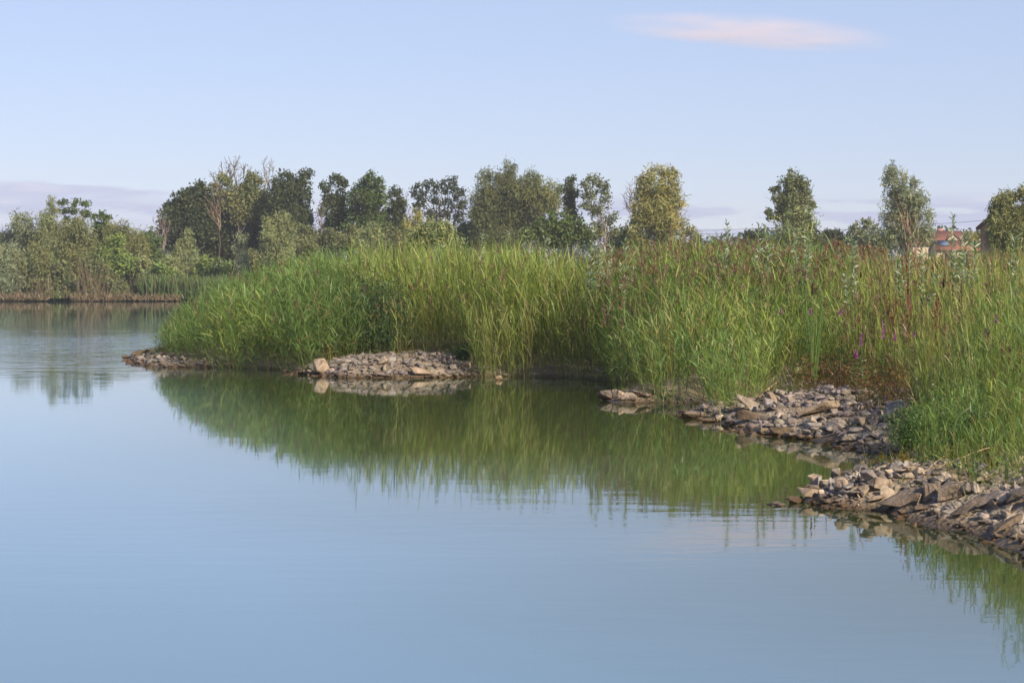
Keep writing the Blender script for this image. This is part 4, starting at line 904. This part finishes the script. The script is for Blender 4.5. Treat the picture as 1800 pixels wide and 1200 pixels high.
# D. right, mixed straw and green grasses and sedges
x, y = scatter(48 * 700, 3, 17, 16, 58); x, y, d = accept(x, y, 1., .8, 4, 1.); px = pxof(x, y)
m = ((px >= 1480 + 80 * (vn(x, y, 6) - .5)) | ((px > 1400) & (y < 28.5) & (y > 24.5))) & (y > 19.2 + 1.2 * vn(x * .8, y * .8, 8)); x, y, d = x[m], y[m], d[m]
m = rng.uniform(0, 1, len(x)) < np.clip(1.35 - (y - 20) / 45, .25, 1); x, y, d = x[m], y[m], d[m]
hh = cap_h(x, y) - ground(x, y); h = np.clip(hh * rng.uniform(.5, 1.0, len(x)), .25, 2.3) * np.clip(.5 + d * .4, 0, 1)
mb = MB(); C = mixc(len(x), [G_mid, G_yel, G_straw, G_fresh], [.30, .32, .26, .12], x, y, 9)
reeds(mb, x, y, h, C, 7, L=(.35, .75), wd=.015, el=(52, 85), plume=np.where(y > 27, .30, .05), pcol=(.22, .135, .09), lean=lean_out(x, y, d) * .5)
print('reeds D', len(x)); tag(mb.build('grass', M_leaf), 'tall mixed green and straw coloured grasses on the right', 'grass', kind='stuff')
# E. foreground grass at the right edge
def grass(mb, x, y, h, C, wd=.006, droop=(.1, .6), tipc=None, spread=.28, n=1):
    for _ in range(n):
        N = len(x); z = ground(x, y) - .02
        B = np.stack([x + rng.normal(size=N) * .02, y + rng.normal(size=N) * .02, z], 1)
        D = nrm(np.concatenate([rng.normal(size=(N, 2)) * spread + [-.06, -.04], np.ones((N, 1))], 1))
        blades(mb, B, D, h * rng.uniform(.6, 1.15, N), wd * rng.uniform(.6, 1.3, N), rng.uniform(droop[0], droop[1], N), C * rng.uniform(.75, 1.25, (N, 1)), 4,
               prof=np.array([.7, 1, .85, .55, .05]), tipcol=tipc)
x, y = scatter(52000, 2.9, 6.6, 15.2, 22.5); d = front(x, y)
m = (d > 0) & (rng.uniform(0, 1, len(x)) < np.clip(.25 + d * .5, 0, 1) * np.clip(1.2 - (y - 16) / 9, .35, 1)); x, y, d = x[m], y[m], d[m]
hh = cap_h(x, y) - ground(x, y); h = np.clip(hh * rng.uniform(.35, .95, len(x)), .12, 1.5) * np.clip(.3 + d * .45, 0, 1)
mb = MB(); C = mixc(len(x), [G_fresh, G_mid, G_yel, G_straw], [.36, .34, .18, .12], x, y, 12)
grass(mb, x, y, h, C, .0075, tipc=(.2, .19, .06))
print('grass E', len(x)); 
x, y = scatter(1500, 3.2, 6.4, 15.6, 21.5); d = front(x, y); m = (d > .15); x, y, d = x[m], y[m], d[m]
hh = cap_h(x, y) - ground(x, y); h = np.clip(hh * rng.uniform(.5, 1.0, len(x)), .2, 1.9) * np.clip(.5 + d * .5, 0, 1)
C = mixc(len(x), [G_fresh, G_mid, G_yel], [.5, .3, .2], x, y, 13)
reeds(mb, x, y, h, C, 8, L=(.22, .42), wd=.013, el=(35, 72), stemw=.005)
tag(mb.build('grass', M_leaf), 'dense green grass and reed shoots on the foreground spit', 'grass', kind='stuff')
# F. litter fringe: short dry and green blades along every reed front
x, y = scatter(90000, -8.6, 7, 15, 46); d = veg_d(x, y); dl = land_d(x, y)
m = (np.abs(d - .15) < .55) & (dl > .03) & (rng.uniform(0, 1, len(x)) < .75 * np.exp(-np.clip(-d, 0, 1) * 3)); x, y = x[m], y[m]; px = pxof(x, y)
mb = MB(); C = mixc(len(x), [G_mid, (.20, .145, .065), (.15, .075, .035), G_yel * .8], [.42, .25, .15, .18], x, y, 15)
grass(mb, x, y, rng.uniform(.10, .42, len(x)), C, .009, spread=.5)
x, y = scatter(9000, 2.2, 6.2, 14., 26); dl = land_d(x, y); d = veg_d(x, y)
m = (dl > .25) & (d < 0) & (vn(x * 2.5, y * 2.5, 17) > .58); x, y = x[m], y[m]
C = mixc(len(x), [G_fresh, G_yel * .7, (.20, .14, .05)], [.5, .3, .2], x, y, 16)
grass(mb, x, y, rng.uniform(.04, .16, len(x)), C, .006, spread=.6)
x, y = scatter(700, 3.3, 6.2, 14., 16.6); dl = land_d(x, y); d = veg_d(x, y); m = (dl > .5) & (d < .1) & (d > -.9); x, y = x[m], y[m]
reeds(mb, x, y, rng.uniform(.2, .6, len(x)), mixc(len(x), [G_fresh, G_yel], [.6, .4], x, y, 18), 6, L=(.25, .5), wd=.012, el=(35, 75), stemw=.004)
tag(mb.build('shore_grass', M_leaf), 'short green and dry blades fringing the reeds and stones', 'grass', kind='stuff')
# G. rusty weeds behind the middle spit
x, y = scatter(30000, 3.0, 6.2, 22.5, 29); px = pxof(x, y); 
gy_ = ground(x, y); py = 496 + (CAMH - gy_) / y * F; dv = veg_d(x, y)
den = vn(x * 1.6, y * 1.6, 19)
m = (px > 1395) & (px < 1600) & (dv > -.55) & (dv < 1.5) & (den > .40) & (rng.uniform(0, 1, len(x)) < .55); x, y = x[m], y[m]
mb = MB(); C = mixc(len(x), [(.24, .115, .045), (.16, .095, .045), (.13, .16, .045)], [.34, .26, .40], x, y, 20)
grass(mb, x, y, rng.uniform(.10, .34, len(x)), C, .007, spread=.35)
P = np.stack([x, y, ground(x, y) + rng.uniform(.05, .34, len(x))], 1); Dn = nrm(rng.normal(size=(len(x), 3)))
blades(mb, P, Dn, rng.uniform(.02, .06, len(x)), np.full(len(x), .02), np.zeros(len(x)), C * 1.1, 1, prof=np.array([.7, .7]))
tag(mb.build('weeds', M_leaf), 'rusty orange brown weeds behind the middle spit', 'weeds', kind='stuff')
# H. far-bank reeds and dry litter at its waterline
n = 16000; x = rng.uniform(-46, -16, n); y = rng.uniform(176.6, 181.5, n); px = pxof(x, y)
m = (land_d(x, y) > .6); x, y, px = x[m], y[m], px[m]
z = ground(x, y); tall = np.where(px > 245, 1.9 + .5 * vn(x * .5, y * .5, 2), 1.0 * vn(x, y, 3)); N = len(x)
mb = MB(); D = nrm(np.concatenate([rng.normal(size=(N, 2)) * .18, np.ones((N, 1))], 1))
C = np.where((rng.uniform(0, 1, N) < np.where(px > 245, .12, .5))[:, None], np.array([.20, .155, .08]), np.array([.13, .18, .06])) * rng.uniform(.7, 1.25, (N, 1))
blades(mb, np.stack([x, y, z], 1), D, np.maximum(tall * rng.uniform(.5, 1.05, N), .2), np.full(N, .14), rng.uniform(0, .3, N), C, 3)
n = 5000; x = rng.uniform(-50, -16, n); y = rng.uniform(175.3, 177.2, n); m = (land_d(x, y) > .1) & (vn(x * .35, y * .3, 3) > .3); x, y = x[m], y[m]; N = len(x)
blades(mb, np.stack([x, y, ground(x, y)], 1), nrm(np.concatenate([rng.normal(size=(N, 2)) * .5, np.ones((N, 1))], 1)), rng.uniform(.2, .9, N), np.full(N, .1), rng.uniform(0, .4, N), np.array([.27, .20, .125]) * rng.uniform(.6, 1.2, (N, 1)), 2)
tag(mb.build('far_bank_reeds', M_leaf), 'strip of reeds and dry litter at the waterline of the far bank', 'reeds', kind='stuff')
# dry tan stem bundles of the left bank
for (bx, top_, lab) in [(76, 470, 'fan of dry tan stems at the water, leftmost of the far bank'), (152, 440, 'tall fan of dry tan stems at the water under the bare trunks'), (176, 455, 'fan of pale dry stems just right of the bare trunks'), (250, 478, 'small brown tuft of dry stems in the low scrub')]:
    D = 177.2 if bx != 250 else 180; b = at(bx, 531, D); b[2] = float(ground(b[0], b[1])); r = MB(); n = 44
    e = at(bx, top_, D)[2] - b[2]
    dd = nrm(np.stack([rng.normal(size=n) * .30, rng.normal(size=n) * .2, np.ones(n)], 1))
    blades(r, b + rng.normal(size=(n, 3)) * [.35, .25, 0], dd, e * rng.uniform(.5, 1., n), np.full(n, .05), rng.uniform(0, .2, n), np.array([.30, .22, .14]) * rng.uniform(.6, 1.15, (n, 1)), 3, prof=np.array([1, .8, .6, .3]))
    tag(r.build('dry_shrub', M_leaf, off=b), lab, 'shrub', TW)

# ------------------------------------------------------------------ leafy plants
def leafy(name, label, cat, px, py, wp, hp, col, n, ls, group=None, hang=0., tw=.006, nst=14, flat=.9, back=0.):
    p = ground_at(px, py); p[:2] *= 1 + back / p[1]; p[2] = float(ground(p[0], p[1])); m = p[1] / F; a, H = wp * m / 2, hp * m
    root = empty(name, p); tag(root, label, cat, group)
    mb = MB(); st = MB(); k = np.linspace(0, 1, 6)[:, None]; Lp = []
    for i in range(nst):
        e = np.array([rng.uniform(-1, 1) * a * .9, rng.uniform(-1, 1) * a * .6, H * rng.uniform(.35, 1.12)])
        e[2] *= math.sqrt(max(1 - (e[0] / a) ** 2 * .7, .2))
        pp = e * np.concatenate([k ** 1.2, k ** 1.2, k], 1) + rng.normal(size=(6, 3)) * H * .02 * k
        tube(st, pp, tw * (1 - k[:, 0] * .7), (.12, .14, .05), 4); Lp.append(pp)
    Lp = np.array(Lp); i = rng.integers(0, nst, n); t = rng.uniform(.12, 1, n) ** .7; q = t * 5; j = np.minimum(q.astype(int), 4); fr = (q - j)[:, None]
    P = Lp[i, j] * (1 - fr) + Lp[i, j + 1] * fr + rng.normal(size=(n, 3)) * a * .16 * flat
    P[:, 2] = np.maximum(P[:, 2], .01)
    D = nrm(rng.normal(size=(n, 3)) + [0, 0, .4 - hang])
    C = np.asarray(col) * rng.uniform(.65, 1.35, (n, 1)) * (.8 + .4 * vn(P[:, 0] * 9, P[:, 2] * 9, 3))[:, None]
    blades(mb, P, D, ls * rng.uniform(.6, 1.3, n), ls * .42 * rng.uniform(.7, 1.2, n), rng.uniform(0, .4, n), C, 2, prof=np.array([.3, 1, .1]))
    st.build('stems', M_bark, root); mb.build('leaves', M_leaf, root)
leafy('herb', 'bright green fine leaved herb cushion at the inner corner of the cove', 'herb', 1605, 792, 110, 80, (.15, .24, .06), 3600, .026, nst=34)
leafy('herb', 'bright green bushy herb beside the foreground stones', 'herb', 1655, 800, 130, 120, (.14, .23, .06), 4400, .026, nst=36)
leafy('herb', 'deep green herb in the shade of the foreground grass', 'herb', 1700, 800, 90, 90, (.055, .12, .025), 2800, .024, nst=20)
leafy('herb', 'pale green wormwood like plant in the right hand grass', 'herb', 1722, 700, 80, 110, (.12, .19, .06), 2200, .035, nst=16)
leafy('herb', 'low yellow leaved weed on the crest of the foreground spit', 'herb', 1545, 812, 42, 32, (.30, .21, .035), 420, .022, nst=10)
leafy('herb', 'yellow leaved weed right of the first on the foreground crest', 'herb', 1580, 822, 46, 30, (.30, .22, .04), 300, .024, nst=9)
leafy('herb', 'thin yellow brown weed above the flat beige slab', 'herb', 1690, 812, 60, 36, (.27, .18, .04), 260, .024, nst=9)
leafy('herb', 'reddish yellow weed in the shade near the right edge', 'herb', 1745, 832, 40, 44, (.24, .13, .035), 240, .024, nst=9)
leafy('bush', 'dark blue green leafy bush inside the reeds behind the stony bank', 'bush', 660, 628, 170, 135, (.065, .115, .05), 6500, .06, nst=44, tw=.012, back=.7)
leafy('herb', 'small dark green bush at the right of the stony bank', 'herb', 812, 636, 52, 36, (.045, .095, .035), 900, .045, nst=12)
leafy('herb', 'rusty brown dock plant left of the dark blue green bush', 'herb', 608, 628, 40, 34, (.25, .10, .04), 420, .05, nst=12)
leafy('herb', 'orange brown dock plant at the left of the stony bank', 'herb', 580, 632, 26, 26, (.30, .15, .05), 240, .05, nst=8)
leafy('herb', 'green weed tuft on the mud between the middle spit stones', 'herb', 1425, 790, 40, 20, (.13, .14, .04), 380, .022, nst=10)
# silver leaved osier shoots above the reeds
GS = 'silver willow shoots above the reeds'
SAP = [(770, 388, 43, 'tallest silver leaved shoot over the osier bush left of centre'), (845, 408, 40, 'first silver shoot from the left above the central reeds'), (888, 405, 40, 'silver shoot with bare tip left of the centre gap'), (958, 408, 40, 'silver shoot in front of the round deep green thicket'),
       (966, 420, 39, 'shorter silver shoot right beside its taller twin'), (1052, 402, 36, 'tall leafy silver shoot before the pale trunks'), (1036, 424, 35, 'leafy silver shoot left of the tall one by the pale trunks'), (1072, 428, 35, 'low silver shoot right of the tall one by the pale trunks'), (1103, 418, 34, 'slim silver shoot left of the golden willow'),
       (1275, 390, 33, 'tall green silver shoot over the brown plumes'), (1334, 395, 33, 'silver shoot left of the lone poplar'), (1346, 392, 34, 'silver shoot touching the left arm of the poplar'), (1400, 402, 33, 'silver shoot before the willow of the lone poplar'), (1416, 412, 32, 'pale tipped shoot right below the poplar'),
       (1504, 425, 30, 'bright tipped shoot above the rusty scrub'), (1675, 374, 27, 'tallest silver poplar shoot standing against the sky near the roofs'), (1712, 425, 26, 'low silver shoot below the yellow bush'), (1779, 418, 24, 'silver shoot near the right edge before the dark tree'), (1596, 425, 28, 'pale shoot at the foot of the tall feathery willow'), (1620, 440, 27, 'small white leaved shoot right of the feathery willow')]
for i, (px, ty, D, lab) in enumerate(SAP):
    X = at(px, 500, D)[0]; b = np.array([X, D, float(ground(X, D))]); t = at(px + rng.uniform(-5, 5), ty, D)
    root = empty('willow_shoot', b); tag(root, lab, 'shoot', GS); st = MB(); mb = MB(); kk = np.linspace(0, 1, 8)[:, None]
    for s in range(3):
        e = (t - b) * (1 if s == 0 else rng.uniform(.72, .92)) + (0 if s == 0 else rng.normal(size=3) * [.14, .12, 0])
        pp = e * kk + rng.normal(size=(8, 3)) * .015 * kk; tube(st, pp, .008 * (1.1 - kk[:, 0] * .8), (.22, .18, .11), 4)
        n = 64; u = rng.uniform(.66, 1.0, n); P = np.stack([np.interp(u, kk[:, 0], pp[:, q]) for q in range(3)], 1)
        a = rng.uniform(0, 6.28, n); dd = nrm(np.stack([np.cos(a) * .7, np.sin(a) * .7, rng.uniform(.2, 1.2, n)], 1))
        C = np.where((rng.uniform(0, 1, n) < .45)[:, None], np.array([.50, .54, .42]), np.array([.15, .22, .09])) * rng.uniform(.7, 1.15, (n, 1))
        blades(mb, P, dd, rng.uniform(.06, .12, n), rng.uniform(.014, .026, n), rng.uniform(0, .3, n), C, 2, prof=np.array([.3, 1, .1]))
    st.build('stem', M_bark, root); mb.build('leaves', M_leaf, root)
# purple loosestrife
GL = 'purple loosestrife in the right hand grass'
LOOSE = [(1514, 598, 22, 24, 'tallest magenta flower spike above the rusty weeds'), (1505, 622, 14, 23.5, 'small magenta spike just below the tallest one'), (1553, 578, 34, 24, 'long slender purple spike right of the tallest one'), (1573, 588, 20, 24.5, 'faint purple spike beside the long slender one'), (1607, 588, 10, 23, 'tiny violet flower head in the middle of the right grass'),
         (1735, 586, 14, 20, 'bright magenta spike in the grass near the right edge'), (1752, 560, 18, 20.5, 'lilac spike above the bright one near the right edge'), (1787, 514, 10, 22, 'small purple head high up by the right edge'), (1478, 548, 10, 26, 'small purple spike left of the long slender one'), (1372, 548, 10, 28, 'dull purple head in the reeds above the middle spit'),
         (1425, 548, 10, 27, 'pale purple head right of the dull one in the reeds'), (1306, 503, 10, 31, 'lone magenta tip on a bent stem in the reeds')]
for (px, py, hp, D, lab) in LOOSE:
    t = at(px, py - hp / 2, D); X = t[0]; b = np.array([X, D, float(ground(X, D))]); root = empty('loosestrife', b); tag(root, lab, 'flower', GL)
    H = t[2] - b[2]; m = D / F; st = MB(); kk = np.linspace(0, 1, 6)[:, None]; pp = np.array([0, 0, 1.]) * H * kk + rng.normal(size=(6, 3)) * .01 * kk; tube(st, pp, .005 * (1.2 - kk[:, 0]), (.14, .10, .06), 4); st.build('stem', M_bark, root)
    n = 60; mb = MB(); zz = H - rng.uniform(0, 1, n) * hp * m; a = rng.uniform(0, 6.28, n); r = .006 + .014 * (H - zz) / (hp * m)
    D_ = nrm(np.stack([np.cos(a), np.sin(a), rng.uniform(-.1, .8, n)], 1)); P = np.stack([0 * zz, 0 * zz, zz], 1)
    blades(mb, P, D_, r + .008, np.full(n, .012), np.zeros(n), np.array([.42, .11, .37]) * rng.uniform(.6, 1.2, (n, 1)), 2, prof=np.array([.4, 1, .5])); mb.build('flower_spike', M_petal, root)
    n = 40; mb = MB(); zz = rng.uniform(.3, .9, n) * (H - hp * m); a = rng.uniform(0, 6.28, n); blades(mb, np.stack([0 * zz, 0 * zz, zz], 1), nrm(np.stack([np.cos(a), np.sin(a), rng.uniform(.2, .9, n)], 1)), rng.uniform(.04, .08, n), np.full(n, .014), rng.uniform(0, .3, n), np.array([.09, .14, .035]) * rng.uniform(.7, 1.3, (n, 1)), 2, prof=np.array([.3, 1, .1])); mb.build('leaves', M_leaf, root)
# bulrushes
for (px, py, hp, D, lab) in [(1659, 498, 14, 25, 'black bulrush head standing clear in the straw coloured grass'), (1428, 508, 22, 27, 'long dark bulrush head above the middle spit'), (1434, 512, 12, 27.2, 'short bulrush head just right of the long one'), (1513, 483, 10, 28, 'small dark bulrush head left of the feathery willow')]:
    t = at(px, py - hp / 2, D); X = t[0]; b = np.array([X, D, float(ground(X, D))]); root = empty('bulrush', b); tag(root, lab, 'bulrush', 'bulrushes among the right hand grass')
    H = t[2] - b[2]; m = D / F; st = MB(); tube(st, [(0, 0, 0), (0.01, 0, H / 2), (0, 0, H + .1)], [.006, .005, .002], (.18, .2, .07), 5); st.build('stem', M_bark, root)
    st = MB(); z0, z1 = H - hp * m, H; tube(st, [(0, 0, z0 - .004), (0, 0, z0), (0, 0, z0 + .01), (0, 0, z1 - .01), (0, 0, z1), (0, 0, z1 + .003)], [.001, .008, .013, .013, .008, .001], (.035, .018, .010), 8); st.build('seed_head', M_bark, root, smooth=True)
    n = 9; a = rng.uniform(0, 6.28, n); mb = MB(); blades(mb, np.zeros((n, 3)), nrm(np.stack([np.cos(a) * .12, np.sin(a) * .12, np.ones(n)], 1)), H * rng.uniform(.7, 1.1, n), np.full(n, .012), rng.uniform(0, .1, n), np.tile([.12, .2, .05], (n, 1)), 4, prof=np.array([1, 1, .9, .6, .1])); mb.build('leaves', M_leaf, root)
# brown dead stems of dock and mugwort
for (px, ty, D, hh_, lab) in [(1597, 425, 27, 0, 'tall reddish brown branched dead stem rising in front of the feathery willow'), (1690, 480, 24, 0, 'dark brown seeded stem right of the bulrush head'), (1647, 515, 24, 0, 'rusty brown seeded stem left of the bulrush head'), (1600, 520, 25, 0, 'thin dark stem beside the tall reddish one'), (1770, 575, 19, 0, 'dark red dead stem near the right edge'),
                              (1793, 600, 18, 0, 'dark red dead stem cut close to the right edge'), (1570, 500, 27, 0, 'slim brown stem left of the tall reddish one'), (1235, 490, 31, 0, 'rusty stem at the left of the plumed reeds'), (1075, 490, 35, 0, 'red brown seeded stem at the edge of the dark hollow')]:
    t = at(px, ty, D); b = np.array([t[0], D, float(ground(t[0], D))]); H = t[2] - b[2]; root = empty('dead_weed', b); tag(root, lab, 'stem', 'dead seeded stems in the reeds'); st = MB(); mb = MB(); kk = np.linspace(0, 1, 7)[:, None]
    c = np.array([.19, .075, .045]) if 'red' in lab or 'rust' in lab else np.array([.10, .06, .04])
    for s in range(5):
        s0 = 0 if s == 0 else H * rng.uniform(.3, .65); e = np.array([0, 0, H]) if s == 0 else np.array([rng.normal() * .07 * H, rng.normal() * .05 * H, s0 + (H - s0) * rng.uniform(.5, .9)])
        pp = np.array([0, 0, s0]) + (e - [0, 0, s0]) * kk + rng.normal(size=(7, 3)) * .008 * kk; tube(st, pp, (.008 if s == 0 else .004) * (1.1 - kk[:, 0] * .7), c, 4)
        n = 40; u = rng.uniform(.35, 1, n); P = np.stack([np.interp(u, kk[:, 0], pp[:, q]) for q in range(3)], 1); blades(mb, P, nrm(rng.normal(size=(n, 3))), rng.uniform(.012, .03, n), rng.uniform(.012, .02, n), np.zeros(n), c * rng.uniform(.6, 1.6, (n, 1)), 1, prof=np.array([.8, .8]))
    st.build('stem', M_bark, root); mb.build('seeds', M_leaf, root)
# dry canes lying over the stones: pixel ends and heights above ground
GC = 'dry canes lying on the shore'
for (a_, b_, za, zb, r_, lab) in [((1640, 782), (1507, 893), .22, .01, .006, 'long dry cane lying slantwise over the foreground stones'), ((1700, 735), (1657, 760), .3, .2, .004, 'dry cane sticking out of the bright green herb'), ((1488, 850), (1512, 882), .08, .02, .005, 'short straw cane leaning on the front of the foreground heap'), ((1690, 798), (1622, 845), .15, .05, .004, 'thin dry cane right of the long slantwise one'),
                                  ((1620, 868), (1610, 896), .18, .0, .0035, 'thin stalk leaning on the big dark slab'), ((1365, 681), (1333, 704), .12, .03, .008, 'reddish stick leaning on the crest of the middle spit'), ((1755, 795), (1780, 838), .15, .05, .004, 'pale cane in the grass near the right edge'), ((1520, 806), (1507, 850), .05, .03, .003, 'thin upright straw on the crest of the foreground spit'),
                                  ((1650, 835), (1740, 818), .12, .14, .004, 'thin cane lying along the flat beige slab')]:
    p, q = ground_at(*a_), ground_at(*b_)
    if 'big dark slab' in lab or 'upright straw' in lab: p = at(a_[0], a_[1], q[1]) - [0, 0, 0]; za = 0
    p = p + [0, 0, za * .5]; q = q + [0, 0, zb]
    kk = np.linspace(0, 1, 9)[:, None]; pp = p + (q - p) * kk; pp[:, 2] += (kk * (1 - kk))[:, 0] * .05; pp += rng.normal(size=(9, 3)) * .003
    mb = MB(); rr = np.full(9, r_); rr[::2] *= 1.18; tube(mb, pp, rr, (.46, .33, .19), 6); tag(mb.build('dry_cane', M_bark, off=p, smooth=True), lab, 'cane', GC)
# leaning reed over the dark bank
def leaning_reed():
    a, b = ground_at(520, 640), at(443, 588, 38.5); p = a; kk = np.linspace(0, 1, 10)[:, None]; pp = (b - a) * kk; pp[:, 2] += (kk * (1 - kk))[:, 0] * .5
    root = empty('leaning_reed', a); tag(root, 'single long reed leaning far to the left over the dark bank', 'reed'); st = MB(); tube(st, pp, .008 * (1.1 - kk[:, 0] * .6), (.26, .22, .10), 5); st.build('stem', M_bark, root)
    n = 12; u = rng.uniform(.4, 1, n); P = np.stack([np.interp(u, kk[:, 0], pp[:, q]) for q in range(3)], 1); mb = MB(); D = nrm(np.stack([rng.uniform(-1, -.1, n), rng.normal(size=n) * .4, rng.uniform(-.6, .4, n)], 1))
    blades(mb, P, D, rng.uniform(.15, .3, n), np.full(n, .02), rng.uniform(.2, .6, n), np.tile([.16, .22, .07], (n, 1)), 3); mb.build('leaves', M_leaf, root)
leaning_reed()
# mud islet before the foreground tip
def islet():
    c = onz(1366, 887); m = c[1] / F; bm = bmesh.new(); bmesh.ops.create_icosphere(bm, subdivisions=3, radius=1)
    for v in bm.verts:
        k = 1 + .22 * math.sin(v.co.x * 6 + 1) * math.sin(v.co.y * 5) + rng.normal() * .05; v.co.x *= 15 * m * k; v.co.y *= 22 * m * k; v.co.z *= .022 * k
    me = bpy.data.meshes.new('mud_islet'); bm.to_mesh(me); bm.free(); me.materials.append(M_ground); o = bpy.data.objects.new('mud_islet', me); COL.objects.link(o); o.location = (c[0], c[1], 0)
    tag(o, 'low brown mud patch just breaking the water off the foreground tip', 'mud')
islet()

# the air: thin even haze that pales the far trees
def haze():
    bm = bmesh.new(); bmesh.ops.create_cube(bm, size=1)
    for v in bm.verts: v.co.x *= 11000; v.co.y = v.co.y * 11000 + 4200; v.co.z = -2.8 if v.co.z < 0 else 32.
    me = bpy.data.meshes.new('haze'); bm.to_mesh(me); bm.free()
    m, N, L = nt('haze_air'); pv = node(N, 'ShaderNodeVolumePrincipled'); pv.inputs['Color'].default_value = (.90, .93, 1, 1); pv.inputs['Density'].default_value = .00026
    o_ = node(N, 'ShaderNodeOutputMaterial'); L.new(pv.outputs[0], o_.inputs['Volume']); me.materials.append(m)
    o = bpy.data.objects.new('haze', me); COL.objects.link(o); tag(o, 'thin pale summer haze over the lake', 'haze', kind='stuff')
haze()
